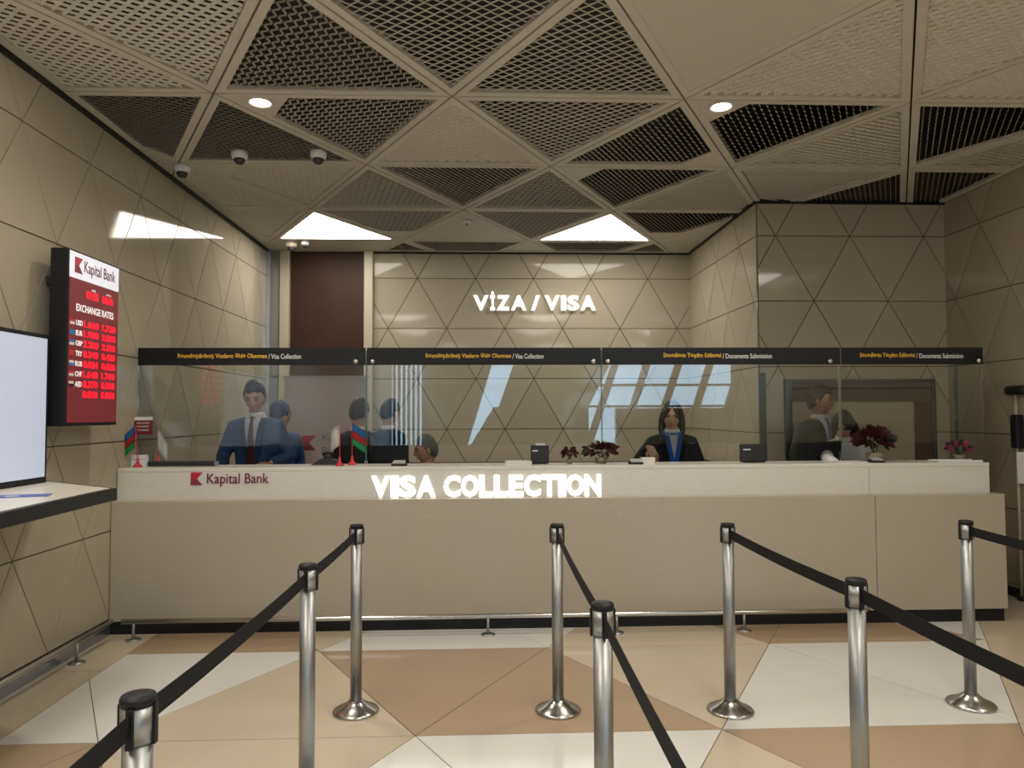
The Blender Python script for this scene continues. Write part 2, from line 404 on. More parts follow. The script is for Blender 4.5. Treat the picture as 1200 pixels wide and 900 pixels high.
# kinds per module: (mesh kind, direction, corner cut with plain plate)
CU = {(-1.5, -1): ('mid', 0), (-2.5, -1): ('mid', 0), (-.5, -1): ('open', 0), (.5, -1): ('plain', 0), (1.5, -1): ('closed', 0),
      (-2, 0): ('dense', 0), (-1, 0): ('mid2', A120, 0), (0, 0): ('open', 0), (1, 0): ('stripe', A60, 0), (2, 0): ('stripe', A60),
      (-1.5, 1): ('closed', A60, 0), (-.5, 1): ('stripe', A60), (.5, 1): ('stripe', A60, 0), (1.5, 1): ('closed', A60), (2.5, 1): ('stripe', A60, 0),
      (-2, 2): ('closed', 0), (-1, 2): ('net', A60, 2), (0, 2): ('net', A60), (1, 2): ('stripe', A60, 2), (-1.5, 3): ('plain', 0), (-.5, 3): ('dense', 0), (.5, 3): ('stripe', A60), (1.5, 3): ('plain', 0)}
CD = {(-1.5, -1): ('mid', 0), (-.5, -1): ('mid2', A120), (.5, -1): ('open', 0), (1.5, -1): ('closed', 0), (2.5, -1): ('closed', 0),
      (-1, 0): ('dense', 0), (0, 0): ('closed', 0), (1, 0): ('stripe', A60, 1), (2, 0): ('closed', A60), (3, 0): ('closed', A60),
      (-1.5, 1): ('closed', A60), (-.5, 1): ('net', A60), (.5, 1): ('net', A60), (1.5, 1): ('closed', A60), (2.5, 1): ('stripe', A60),
      (-1, 2): ('light', 0), (0, 2): ('plain', 0), (1, 2): ('light', 0), (2, 2): ('plain', 0), (-.5, 3): ('dense', 0), (.5, 3): ('plain', 0), (1.5, 3): ('dense', 0), (-1.5, 3): ('plain', 0),
      (-1, -2): ('light', 0), (1, -2): ('light', 0), (3, -2): ('light', 0), (-1, -4): ('light', 0), (1, -4): ('light', 0), (3, -4): ('light', 0), (-.5, -7): ('light', 0), (1.5, -7): ('light', 0), (3.5, -7): ('light', 0), (5, -6): ('light', 0)}  # unseen light panels behind the viewer, added to brighten the hall
MK = {'mid2': 'net'}
for k in range(-11, 4):
    off = .5 if k % 2 else 0.
    for i in range(-6, 8):
        ii = i+off
        for D, fn in ((CU, tri_up), (CD, tri_dn)):
            T = fn(CXo, CYo, ii, k)
            if all(y > RY-.02 and x > CX-.02 for x, y in T): continue
            if all(x > RX for x, y in T) and all(y > -1.5 for x, y in T): continue
            xmax = RX if max(y for x, y in T) > -1.0 else 10.4
            sp = D.get((ii, k), ('plain', 0)); kind, ang = sp[0], sp[1]
            T = inset(T, .006)
            c = clip(T, (LX+.035, YB, xmax-.012, BY-.03))
            if not c or abs(area(c)) < .02: continue
            fb, Q = ring(c, .05, HC, HC+.03)
            if fb is None or not Q: 
                fb = prism(bmesh.new(), [(x, y, HC) for x, y in c], .03); obj('ceiling_panel', fb, M_ceil, ceil); continue
            pan = obj('ceiling_panel', fb, M_ceil, ceil)
            if kind == 'plain':
                obj('plate', prism(bmesh.new(), [(x, y, HC+.004) for x, y in Q], .012), M_ceil, pan)
            elif kind == 'light':
                Q2 = inset(Q, .015); obj('diffuser', prism(bmesh.new(), [(x, y, HC-.002) for x, y in Q2], .01), M_panel, pan)
                obj('light_shield', prism(bmesh.new(), [(x, y, HC+.012) for x, y in inset(Q, -.02) or Q], .08), M_plen, pan); rb, _ = ring(Q, .014, HC+.002, HC+.011); obj('diffuser_rim', rb, M_ceil, pan) if rb else 0  # dark box added above each diffuser to stop glow into the plenum
            else:
                Qm = Q
                if len(sp) > 2 and len(Q) == 3 and abs(area(T)-abs(area(c))) < .02:     # plain plate across one corner
                    full = sorted(Q, key=lambda p: (round(p[1], 2), p[0]))
                    tgt = {0: min(full, key=lambda p: p[0]), 1: max(full, key=lambda p: p[0]), 2: (min if fn is tri_dn else max)(full, key=lambda p: p[1])}[sp[2]]
                    if fn is tri_up and sp[2] == 0: tgt = min(Q, key=lambda p: p[0])
                    idx = Q.index(tgt); a, bq, cq = Q[idx], Q[(idx+1) % 3], Q[(idx+2) % 3]; f = .27
                    p1 = (a[0]+(bq[0]-a[0])*f, a[1]+(bq[1]-a[1])*f); p2 = (a[0]+(cq[0]-a[0])*f, a[1]+(cq[1]-a[1])*f)
                    obj('corner_plate', prism(bmesh.new(), [(x, y, HC+.002) for x, y in (a, p1, p2)], .012), M_ceil, pan)
                    Qm = [p1, bq, cq, p2]
                if area(Qm) < 0: Qm = Qm[::-1]
                obj('expanded_mesh', strands(Qm, ang, MK.get(kind, kind)), M_ceil2, pan, kind='stuff')
                if kind == 'closed': obj('backing_plate', prism(bmesh.new(), [(x, y, HC+.034) for x, y in Q], .01), M_ceil, pan)

# recessed round downlights
def downlight(x, y, label):
    t = thing('ceiling_downlight', label, 'ceiling light', (x, y, HC), group='round downlights')
    b = bmesh.new(); lathe(b, [(.062, .004), (.088, .004), (.090, -.008), (.080, -.014), (.064, -.010), (.062, .004)], 32); obj('bezel', b, M_ceil, t, True)
    b = bmesh.new(); lathe(b, [(.0, -.006), (.062, -.006), (.062, .003), (0, .003)], 32); obj('lamp_lens', b, M_lamp, t)
    L = bpy.data.lights.new('downlight_beam', 'SPOT'); L.energy = SPOT_W; L.spot_size = 2.5; L.spot_blend = 1; L.shadow_soft_size = .06; L.color = (1, .90, .76)
    o = bpy.data.objects.new('downlight_beam', L); COL.objects.link(o); o.parent = t; o.location = (0, 0, -.03)
    return t
downlight(-1.439, 4.707, 'round bright downlight in the left part of the metal ceiling')
downlight(1.574, 4.683, 'round bright downlight in the right part of the metal ceiling')
for x, y in ((-1.44, .8), (1.57, .8), (-1.44, -3.1), (1.57, -3.1)):
    downlight(x, y, f'round downlight out of view over the queue, {"left" if x < 0 else "right"} one of the {"nearer" if y > 0 else "rear"} pair')
# dome cameras and smoke detector
def dome(x, y, label, body=M_camw, s=1.):
    t = thing('dome_camera', label, 'security camera', (x, y, HC), group='ceiling dome cameras')
    b = bmesh.new(); lathe(b, [(.0, .0), (.062*s, 0), (.064*s, -.03*s), (.056*s, -.055*s), (.045*s, -.06*s), (0, -.06*s)], 28); obj('housing', b, body, t, True)
    b = bmesh.new(); lathe(b, [(.044*s, -.058*s), (.042*s, -.078*s), (.030*s, -.094*s), (.012*s, -.102*s), (0, -.103*s)], 24); obj('lens_dome', b, M_glass_d, t, True)
dome(-1.871, 5.62, 'white dome camera on the ceiling, left one of the pair level with each other')
dome(-1.266, 5.60, 'white dome camera on the ceiling, right one of the pair level with each other')
dome(-2.44, 5.95, 'white dome camera on the ceiling tight against the left wall')
dome(-2.251, 8.60, 'cream dome camera beside the far triangular light panel, over the dark wood door', M_frame, 1.1)
dome(-2.085, 8.57, 'small white dome camera just right of the cream one over the dark wood door', M_camw, .75)
t = thing('smoke_detector', 'small round smoke detector on the plain ceiling triangle between the light panels', 'smoke detector', (-.169, 7.62, HC))
obj('housing', lathe(bmesh.new(), [(0, 0), (.05, 0), (.05, -.015), (.035, -.028), (0, -.03)], 24), M_camw, t, True)
obj('sensor_cap', lathe(bmesh.new(), [(0, -.029), (.018, -.029), (.014, -.04), (0, -.042)], 16), M_grey, t, True)

# ---------------------------------------------------------------- glazed end of the hall, behind the viewer
s = structure('wall_rear')
obj('lower_wall', BX(LX, YB-.2, 0, 10.5, YB, .35), M_wallplain, s); obj('upper_wall', BX(LX, YB-.2, 3.3, 10.5, YB, HC+.6), M_wallplain, s)
obj('pier', BX(9.0, YB-.2, .35, 10.5, YB, 3.3), M_wallplain, s)
def rear_prism(nm, q, m_, par, y0=YB-.2, d=.2): return obj(nm, prism(bmesh.new(), [(x, y0, z) for x, z in q], d, (0, 1, 0)), m_, par)
rear_prism('pier', [(-1.75, .35), (-.55, .35), (.35, 3.3), (-1.75, 3.3)], M_wallplain, s)
rear_prism('pier', [(-.55, .35), (3.1, .35), (3.1, 1.75), (.3, 1.75)], M_wallplain, s)
rear_prism('pier', [(.45, 1.75), (3.1, 1.75), (3.9, 3.3), (1.0, 3.3)], M_wallplain, s)
rear_prism('sill_wall', [(3.9, .35), (9.0, .35), (9.0, 1.7), (3.9, 1.7)], M_wallplain, s)
w = structure('window_1')
for k in range(7): obj('mullion', BX(LX+.02+k*.14, YB-.12, .35, LX+.10+k*.14, YB-.02, 3.3), M_dsteel, w)
w = structure('window_2')
for k in range(6):
    x = 2.9+k*.95; rear_prism('mullion', [(x, .35), (x+.22, .35), (x+1.22, 3.3), (x+1.0, 3.3)], M_frame, w, YB-.15, .12)
for z in (1.72, 2.35): obj('transom', BX(3.1, YB-.12, z, 9.0, YB-.04, z+.07), M_frame, w)

# ---------------------------------------------------------------- counter
SEAM = 2.90
t = thing('reception_counter', 'long beige stone service counter with white upper band and black plinth', 'counter', (0, CY, 0)); 
Yc = lambda y: y-CY
for a, c in ((LX+.015, SEAM-.002), (SEAM+.002, 3.886)): obj('front_panel', BX(a, Yc(CY), .095, c, Yc(CY+.12), .940, bev=.003), M_body, t)
obj('end_panel', BX(3.77, Yc(CY+.12), .095, 3.886, Yc(CY+1.1), .940, bev=.003), M_body, t)
obj('plinth', BX(LX+.015, Yc(CY+.02), 0, 3.87, Yc(CY+1.08), .095), M_black, t)
for a, c in ((LX+.015, SEAM-.001), (SEAM+.001, 3.83)): obj('upper_band', BX(a, Yc(CY+.08), .936, c, Yc(CY+.14), CTOP-.03, bev=.002), M_white, t)
obj('countertop', BX(LX+.015, Yc(CY+.078), CTOP-.03, 3.832, Yc(CY+.40), CTOP, bev=.004), M_white, t)
obj('back_panel', BX(LX+.015, Yc(CY+.36), .095, 3.77, Yc(CY+.40), CTOP-.03), M_body, t)
obj('staff_worktop', BX(LX+.015, Yc(CY+.40), .73, 3.77, Yc(CY+.70), .76, bev=.004), M_white, t)

YF = CY+.078
def kflag(parent, x0, z0, h, place, d=.004):
    """bank emblem: square block with a notch cut from its right side."""
    w = h*.92
    P = lambda x, z: (place @ Vector((x0+x*w, z0+z*h, 0)))
    n = (place.to_3x3() @ Vector((0, 0, 1)))
    b = prism(bmesh.new(), [P(0, 0), P(.55, .5), P(0, 1)][::-1], d, n); 
    o1 = obj('emblem', prism(bmesh.new(), [P(0, .5), P(.52, .5), P(1, 1), P(0, 1)], d, n), M_kred, parent)
    o2 = obj('emblem', prism(bmesh.new(), [P(0, 0), P(1, 0), P(.52, .5), P(0, .5)], d, n), M_kdark, parent); b.free()
t = thing('bank_sign', 'red flag emblem and dark lettering of a bank on the white counter band', 'sign', (0, YF, 1.05))
pl = Matrix.Translation((0, 0, -1.05)) @ frontal(0)
kflag(t, -2.121, 1.046, .090, pl); text('lettering', 'Kapital Bank', M_kmar, t, -2.005, 1.032, -1.563, 1.128, .004, pl, fat=.006)
# illuminated letters
def letters(t, s, x0, x1, zb, zh, depth, place, fat, gap, widths, tall=None):
    tot = sum(widths[c] if c in widths else 1 for c in s)+gap*(len(s)-1); u = (x1-x0)/tot; x = x0
    for c in s:
        wd = widths.get(c, 1)
        if c != ' ':
            h = zh*(tall.get(c, 1) if tall else 1)
            text('letter', c, None, t, x, zb, x+wd*u, zb+h, depth, place, fat=fat, mats=[M_led, M_ledside])
        x += (wd+gap)*u
t = thing('illuminated_sign', 'bright white block letters reading VISA COLLECTION on the counter front', 'sign', (0, YF, .94))
letters(t, 'VISA COLLECTION', -.818, .868, .945, .158, .022, Matrix.Translation((0, 0, -.94)) @ frontal(0), .040, .06,
        {'V': 1.12, 'I': .46, 'S': 1.0, 'A': 1.15, ' ': .38, 'C': 1.02, 'O': 1.05, 'L': .85, 'E': .88, 'T': .98, 'N': 1.02})
t = thing('illuminated_sign', 'glowing white letters reading VIZA / VISA high on the back wall', 'sign', (0, BY-.012, 2.84))
letters(t, 'VİZA / VISA', -.119, 1.411, 2.845, .185, .055, Matrix.Translation((0, 0, -2.84)) @ frontal(0), .030, .14,
        {'V': 1.1, 'İ': .34, 'I': .34, 'Z': .95, 'S': .85, 'A': 1.1, ' ': .1, '/': .62}, {'İ': 1.27})

# ---------------------------------------------------------------- glass screens with header bands
YG = 5.70
ZG0, ZG1, ZB = 1.313, 2.07, 1.935
pans = [(-2.645, -.912, 'first from the left', 'Rəsmiləşdirilmiş Vizaların Əldə Olunması', '/ Visa Collection', -2.346, -1.409, .735),
        (-.903, .925, 'second from the left', 'Rəsmiləşdirilmiş Vizaların Əldə Olunması', '/ Visa Collection', -.447, .473, .735),
        (.933, 2.842, 'third from the left', 'Sənədlərin Təqdim Edilməsi', '/ Documents Submission', 1.421, 2.289, .545),
        (2.851, 4.01, 'at the right end', 'Sənədlərin Təqdim Edilməsi', '/ Documents Submission', 3.003, 3.847, .545)]
for x0, x1, w_, az, en, tx0, tx1, fr in pans:
    t = thing('glass_screen', 'clear glass counter screen with black header band, '+w_, 'glass screen', (0, YG, 0), group='glass screens over the counter')
    obj('pane', BX(x0, -.005, ZG0, x1, .005, ZG1), M_glass, t, mats=[M_glass])
    obj('header_band', BX(x0, -.009, ZB, x1, -.0055, ZG1), M_black, t)
    f0 = frontal(-.009); xm = tx0+(tx1-tx0)*fr
    text('lettering', az, M_gold, t, tx0, 1.982, xm-.012, 2.027, .001, f0, fat=.010)
    text('lettering', en, M_txtwhite, t, xm, 1.984, tx1, 2.022, .001, f0, fat=.010)
    for bxp in ([x1-.075] if x0 < -2 else [x0+.045, x1-.06] if x1 < 2 else [x0+.045, x1-.085] if x1 < 3 else [x1-.04]):
        b = bmesh.new(); tube(b, [(bxp, -.009, 1.962), (bxp, -.022, 1.962), (bxp, -.03, 1.962)], [.021, .021, .012], 20); kn = obj('glass_fixing', b, M_chrome, t, True)
        obj('glass_fixing', cyl(bmesh.new(), (bxp, .006, 1.962), (bxp, .022, 1.962), .018), M_chrome, t, True)
# glass fins that stand on the counter and carry the screens
for x, lab in ((-.907, 'next to the small flags'), (.929, 'near the centre of the counter'), (2.846, 'beside the standing man'), (3.80, 'at the right end of the counter')):
    t = thing('glass_fin', 'upright glass fin holding the screens, '+lab, 'glass screen', (x, YG, CTOP), group='glass fins')
    b = bmesh.new(); prism(b, [(-.004, -.02, 0), (-.004, .008, 0), (-.004, .022, 0), (-.004, .022, 2.05-CTOP), (-.004, .008, 2.05-CTOP)], .008, (1, 0, 0)); b.free()
    obj('pane', BX(-.004, .006, .006, .004, .05, 2.05-CTOP), M_glass, t)
    obj('polished_edge', BX(-.004, .002, .006, .004, .006, 2.05-CTOP), M_glassedge, t)
    obj('shoe', BX(-.012, .002, 0, .012, .022, .02, bev=.002), M_steel, t)

# ---------------------------------------------------------------- protective rails
def rail(label, pts, posts, loc):
    t = thing('bumper_rail', label, 'rail', loc); b = bmesh.new(); tube(b, pts, .017, 16); obj('bar', b, M_chrome, t, True)
    for p in posts:
        obj('post', cyl(bmesh.new(), (p[0], p[1], .008), (p[0], p[1], p[2]), .010), M_steel, t, True)
        b = bmesh.new(); lathe(b, [(0, 0), (.05, 0), (.05, .005), (.015, .012), (0, .012)], 20, (p[0], p[1], 0)); obj('foot', b, M_steel, t, True)
rail('low polished steel bumper rail running along the foot of the counter', [(-2.50, 0, .128), (-1.2, 0, .128), (.2, 0, .130), (1.5, 0, .130), (2.74, 0, .130), (2.775, .03, .130), (2.78, .09, .130)],
     [(-2.42, 0, .128), (.03, 0, .13), (.942, 0, .13), (1.858, 0, .13)], (0, 5.205, 0))
rail('low steel bumper rail running along the foot of the left wall', [(0, -3.6, .135), (0, -2, .135), (0, 0, .135), (0, .68, .135)], [(0, .25, .135), (0, -1.5, .135)], (-2.555, 4.5, 0))

# ---------------------------------------------------------------- queue posts with belts
def stanchion(x, y, label, vis=True):
    t = thing('queue_post', label, 'stanchion', (x, y, 0), group='steel queue posts with black belts')
    b = bmesh.new(); lathe(b, [(0, 0), (.118, 0), (.120, .008), (.112, .016), (.075, .032), (.045, .052), (.034, .064), (0, .064)], 48); obj('base', b, M_chrome, t, True)
    b = bmesh.new(); lathe(b, [(0, .06), (.030, .06), (.030, .885), (0, .885)], 32); obj('pole', b, M_steel, t, True)
    b = bmesh.new(); lathe(b, [(0, .878), (.0345, .878), (.0345, .955), (0, .955)], 32); obj('belt_housing', b, M_steel, t, True)
    b = bmesh.new(); lathe(b, [(0, .953), (.036, .953), (.036, .966), (.033, .972), (0, .973)], 32); obj('cap', b, M_black, t, True)
    for a in range(4):
        b = bmesh.new(); box(b, -.008, -.0395, .872, .008, -.032, .955, bev=.002)
        bmesh.ops.rotate(b, verts=b.verts, cent=(0, 0, 0), matrix=Matrix.Rotation(a*PI/2, 3, 'Z')); obj('belt_slot', b, M_black, t)
    return t
rows = [('left', [(-.670, 3.91), (-.684, 2.898), (-.721, 1.577)], (-.74, .25)), ('middle', [(.387, 3.869), (.365, 2.258)], (.350, .45)),
        ('right', [(1.285, 3.825), (1.303, 2.532)], (1.325, 1.05)), ('far right', [(2.583, 3.839)], (2.62, 2.35))]
order = {3: ['nearest the counter', 'second from the counter', 'closest to the viewer'], 2: ['nearest the counter', 'closer to the viewer'], 1: ['standing alone']}
for nm, pts, ext in rows:
    for (x, y), w_ in zip(pts, order[len(pts)]): stanchion(x, y, f'brushed steel queue post in the {nm} row, {w_}')
    allp = pts+[ext]; stanchion(*ext, f'steel queue post ending the {nm} row beside the viewer')
    for q, (a, c) in enumerate(zip(allp, allp[1:])):
        a, c = Vector((*a, .92)), Vector((*c, .92)); d = (c-a).normalized(); a2, c2 = a+d*.041, c-d*.041; n = Vector((d.y, -d.x, 0)).normalized()*.0012
        b = bmesh.new(); N = 16; rows_ = []
        L = (c2-a2).length; sag = .006*L*L
        for k in range(N+1):
            f = k/N; p = a2.lerp(c2, f); p.z -= sag*4*f*(1-f); tw = .0
            rows_.append([b.verts.new(p+n*s1+Vector((0, 0, s2*.024))) for s1, s2 in ((1, -1), (1, 1), (-1, 1), (-1, -1))])
        for A, B in zip(rows_, rows_[1:]):
            for k in range(4): b.faces.new((A[k], A[(k+1) % 4], B[(k+1) % 4], B[k]))
        b.faces.new(rows_[0]); b.faces.new(rows_[-1][::-1])
        where = {(3, 0): 'from the counter-side post', (3, 1): 'between second and nearest post', (3, 2): 'leaving the frame at the bottom left'}.get((len(pts), q)) or ('between its two posts' if q < len(pts)-1 else 'leaving the frame from its last post')
        tag(obj('queue_belt', b, M_belt), f'black retractable belt of the {nm} queue row, {where}', 'belt', 'queue belts')

# ---------------------------------------------------------------- exchange-rate board on the left wall
XF = -2.455
Y0, Y1, Z0, Z1 = 4.39, 4.99, 1.49, 2.55
t = thing('exchange_rate_board', 'tall maroon exchange rate board with red digits in black case on left wall', 'display board', (LX, 4.69, Z0))
T0 = Matrix.Translation((-LX, -4.69, -Z0)); b = BX(LX+.10, Y0, Z0, XF, Y1, Z1, bev=.004); b.transform(T0); obj('case', b, M_black, t)
for z in (1.7, 2.35):
    b = BX(LX+.012, 4.5, z, LX+.11, 4.9, z+.05); b.transform(T0); obj('wall_bracket', b, M_blackm, t)
pf = T0 @ leftface(XF)
def fl(name, x0, z0, x1, z1, m_, d, base=pf):
    P = [base @ Vector(q) for q in ((x0, z0, 0), (x1, z0, 0), (x1, z1, 0), (x0, z1, 0))]; return obj(name, prism(bmesh.new(), P, d, (1, 0, 0)), m_, t)
fl('face_panel', Y0+.012, Z0+.02, Y1-.012, Z1-.17, M_boardred, .004); fl('header_panel', Y0+.012, Z1-.17, Y1-.012, Z1-.012, M_boardwhite, .004)
pf2 = T0 @ leftface(XF+.0045)
kflag(t, 4.45, Z1-.135, .095, pf2, .001); text('lettering', 'Kapital Bank', M_kmar, t, 4.555, Z1-.140, 4.93, Z1-.045, .001, pf2, fat=.008)
text('lettering', 'ALIŞ', M_txtlit, t, 4.64, Z1-.222, 4.69, Z1-.207, .001, pf2); text('lettering', 'SATIŞ', M_txtlit, t, 4.82, Z1-.222, 4.88, Z1-.207, .001, pf2)
text('digits', '09:55', M_ledred, t, 4.585, Z1-.275, 4.725, Z1-.225, .001, pf2, fat=.03); text('digits', '08.06', M_ledred, t, 4.77, Z1-.275, 4.905, Z1-.225, .001, pf2, fat=.03)
text('lettering', 'EXCHANGE RATES', M_txtlit, t, 4.475, Z1-.365, 4.915, Z1-.320, .001, pf2, fat=.02)
cur = [('USD', '1.660', '1.720', (M_fr, M_fwh)), ('EUR', '1.950', '2.050', (M_fb, M_fb)), ('GBP', '2.200', '2.350', (M_fb, M_fwh)), ('TRY', '0.340', '0.420', (M_fr, M_fr)),
       ('RUB', '0.024', '0.028', (M_fwh, M_fb)), ('CHF', '1.640', '1.760', (M_fr, M_fwh)), ('AED', '0.370', '0.500', (M_fwh, M_black)), ('', '8.888', '8.888', None)]
for k, (c, a, bq, fl_) in enumerate(cur):
    z = Z1-.455-k*.062
    if c:
        text('lettering', c, M_txtlit, t, 4.475, z+.004, 4.548, z+.036, .001, pf2, fat=.02)
        fl('flag_print', 4.41, z+.020, 4.46, z+.036, fl_[0], .001, pf2); fl('flag_print', 4.41, z+.004, 4.46, z+.020, fl_[1], .001, pf2)
    text('digits', a, M_ledred, t, 4.56, z, 4.735, z+.043, .001, pf2, fat=.045); text('digits', bq, M_ledred, t, 4.775, z, 4.945, z+.043, .001, pf2, fat=.045)

# ---------------------------------------------------------------- writing ledge with backlit panel on the left wall
t = thing('writing_ledge', 'black-edged white writing ledge with pale backlit panel on the left wall', 'desk', (LX, 3.6, 1.1))
T0 = Matrix.Translation((-LX, -3.6, -1.1))
def tp(b): b.transform(T0); return b
LP = [(-2.645, 4.50), (-1.945, 3.97), (-1.89, 2.2), (-2.645, 2.2)]
obj('ledge_frame', tp(prism(bmesh.new(), [(x, y, 1.105) for x, y in LP], .062)), M_black, t)
li = inset(LP, .03); obj('writing_surface', tp(prism(bmesh.new(), [(x, y, 1.160) for x, y in li], .009)), M_ledge, t)
obj('panel_case', tp(BX(-2.645, 2.2, 1.168, -2.52, 4.33, 2.02, bev=.004)), M_black, t)
obj('backlit_panel', tp(BX(-2.52, 2.23, 1.205, -2.514, 4.30, 1.995)), M_screen, t)
for y in (2.3,): obj('bracket', tp(prism(bmesh.new(), [(-2.645, y, .82), (-2.645, y, 1.105), (-2.15, y, 1.105)], .03, (0, 1, 0))), M_black, t)
b = bmesh.new(); prism(b, [(-2.40, 3.72, 1.1695), (-2.30, 3.50, 1.1695), (-2.12, 3.56, 1.1695), (-2.20, 3.66, 1.1695)], .001); b.free()
b = prism(bmesh.new(), [(-2.33, 3.64, 1.1693), (-2.25, 3.47, 1.1693), (-2.0, 3.40, 1.1693), (-2.08, 3.57, 1.1693)], .004)
t = thing('leaflet', 'blue printed leaflet lying on the writing ledge', 'leaflet', (-2.17, 3.52, 1.1692))
o = obj('sheet', prism(bmesh.new(), [(x, y, 0) for x, y in ((-.27, .08), (-.20, -.04), (.10, .06), (.06, .16))], .003), M_blue, t); b.free()
obj('print', prism(bmesh.new(), [(x, y, .003) for x, y in ((-.10, .05), (-.08, .03), (-.03, .05), (-.05, .07))], .0008), M_txtwhite, t)

# ---------------------------------------------------------------- backdrop board behind the staff
t = thing('backdrop_board', 'free-standing pinkish backdrop board with a red bank emblem behind the staff', 'display board', (0, 8.0, 0))
obj('board', BX(-2.16, 0, .05, -1.27, .03, 1.955, bev=.003), M_backdrop, t); obj('top_rail', BX(-2.17, -.005, 1.955, -1.25, .035, 1.972), M_steel, t)
for x in (-2.05, -1.38): obj('foot', BX(x-.03, -.2, 0, x+.03, .23, .05, bev=.005), M_steel, t)
kflag(t, -1.962, 1.165, .16, frontal(0)); text('lettering', 'Kapital', M_grey, t, -1.745, 1.25, -1.36, 1.34, .002, frontal(0), fat=.005); text('lettering', 'Bank', M_grey, t, -1.745, 1.13, -1.49, 1.20, .002, frontal(0), fat=.005)

# ---------------------------------------------------------------- things standing on the countertop
Z = CTOP
def flag_on_pole(x, y, label, kind, h=.30, lean=0., droop=.12, side=-1, wdt=.12):
    t = thing('table_flag', label, 'flag', (x, y, Z), group='small flags on the counter')
    obj('base', lathe(bmesh.new(), [(0, 0), (.034, 0), (.030, .008), (.012, .03), (.006, .07), (0, .07)], 20), M_fr if kind != 'w0' else M_fwh, t, True)
    obj('pole', cyl(bmesh.new(), (0, 0, .02), (lean, 0, h+.02), .0035, 8), M_fr if kind != 'w0' else M_chrome, t, True)
    bands = [M_fb, M_fr, M_fg] if kind == 'az' else [M_fwh]*1; n = len(bands); top = h+.015; hh = .165
    for q, mm in enumerate(bands):
        b = bmesh.new(); g = []; U, V = 8, 4
        for u in range(U+1):
            col = []
            for v in range(V+1):
                fu, fv = u/U, (q+v/V)/n
                xx = lean*(top/h)+side*fu*wdt*(.75); zz = top-fv*hh-droop*fu**1.2; yy = .012*math.sin(fu*7+fv*2)*fu
                col.append(b.verts.new((xx, yy-.004, zz)))
            g.append(col)
        for u in range(U):
            for v in range(V): b.faces.new((g[u][v], g[u+1][v], g[u+1][v+1], g[u][v+1]))
        bmesh.ops.solidify(b, geom=b.faces[:], thickness=.001); obj('cloth' if n == 1 else 'stripe', b, mm, t, True)
flag_on_pole(-2.556, 5.52, 'small blue red green table flag drooping beside the maroon sign', 'az', .29, -.02, .10, -1, .13)
flag_on_pole(-2.46, 5.64, 'small white table flag right of the tricolour flag at the left end', 'w', .27, -.005, .11, 1, .10)
flag_on_pole(-1.070, 5.50, 'white pennant flag on red base in front of the bank backdrop', 'w', .30, .0, .05, -1, .09)
flag_on_pole(-1.00, 5.62, 'small blue red green flag in front of the man facing away', 'az', .30, .0, .07, 1, .14)
t = thing('desk_sign', 'maroon counter sign with white header on thin stand at the left end', 'sign', (-2.60, 5.66, Z))
obj('plate', BX(-.05, -.004, .235, .085, .004, .345), M_maroon, t); obj('header_strip', BX(-.05, -.004, .345, .085, .004, .37), M_fwh, t)
obj('stand', BX(-.02, .004, 0, -.008, .010, .3), M_steel, t); obj('foot', BX(-.05, -.02, 0, .03, .05, .006), M_steel, t)
for k in range(3): text('lettering', ['EXCHANGE', 'PAYMENT', 'TRANSFERS'][k], M_txtwhite, t, -.03+.003*k, .318-.027*k, .065-.003*k, .330-.027*k, .001, frontal(-.004))
t = thing('leaflet_box', 'small white leaflet box behind the base of the tricolour flag', 'box', (-2.61, 5.60, Z))
b = BX(-.035, 0, 0, .075, .05, .084, bev=.002); obj('box', b, M_camw, t); obj('slot_line', BX(-.03, -.001, .05, .07, .0, .053), M_grey, t)
t = thing('equipment_bar', 'long low black equipment bar lying on the counter by the left flags', 'equipment', (-2.27, 5.60, Z))
obj('housing', BX(-.24, -.03, 0, .255, .05, .036, bev=.006), M_blackm, t); obj('side_cap', BX(.255, -.028, .004, .262, .048, .032), M_grey, t)
def term(x, y, label, w=.14, h=.14, screen=False, d=.05):
    t = thing('display_unit', label, 'monitor', (x, y, Z)); obj('housing', BX(-w/2, -d/2, .004, w/2, d/2, h, bev=.008), M_blackm, t)
    obj('badge', BX(-w*.42, -d/2-.001, h*.68, -w*.12, -d/2+.002, h*.74), M_txtwhite, t); obj('foot', BX(-w*.4, -d*.7, 0, w*.4, d*.8, .008), M_black, t)
    return t
t = term(.43, 5.58, 'black square display unit standing on the counter right of centre letters', .138, .142)
obj('paper_slip', BX(-.03, -.01, .142, .04, .01, .155), M_paper, t)
term(2.08, 5.58, 'black display unit on the counter between the woman and the framed opening', .195, .142)
t = thing('phone', 'black desk phone with raised handset on the counter below the bank backdrop', 'phone', (-1.20, 5.66, Z))
b = prism(bmesh.new(), [(-.11, -.05, 0), (.10, -.05, 0), (.09, -.05, .03), (.0, -.05, .055), (-.05, -.05, .04)], .10, (0, 1, 0)); obj('body', b, M_blackm, t)
obj('handset', tube(bmesh.new(), [(-.03, 0, .075), (-.01, 0, .088), (.03, 0, .088), (.045, 0, .07)], [.016, .012, .012, .016], 10), M_black, t, True); obj('cradle', BX(-.02, -.03, .04, .04, .03, .072), M_blackm, t)
def reader(x, y, label, w=.11):
    t = thing('document_reader', label, 'scanner', (x, y, Z)); obj('body', BX(-w/2, -.045, 0, w/2, .045, .018, bev=.004), M_blackm, t)
    b = prism(bmesh.new(), [(-w/2+.006, -.04, .019), (w/2-.006, -.04, .019), (w/2-.012, .035, .036), (-w/2+.012, .035, .036)], .004, (0, 0, 1)); obj('cover', b, mat('reader_cover', (.42, .42, .40), .4), t)
reader(-.625, 5.47, 'small grey document reader on the counter in front of the seated man')
reader(1.145, 5.47, 'small grey document reader on the counter before the woman', .10)
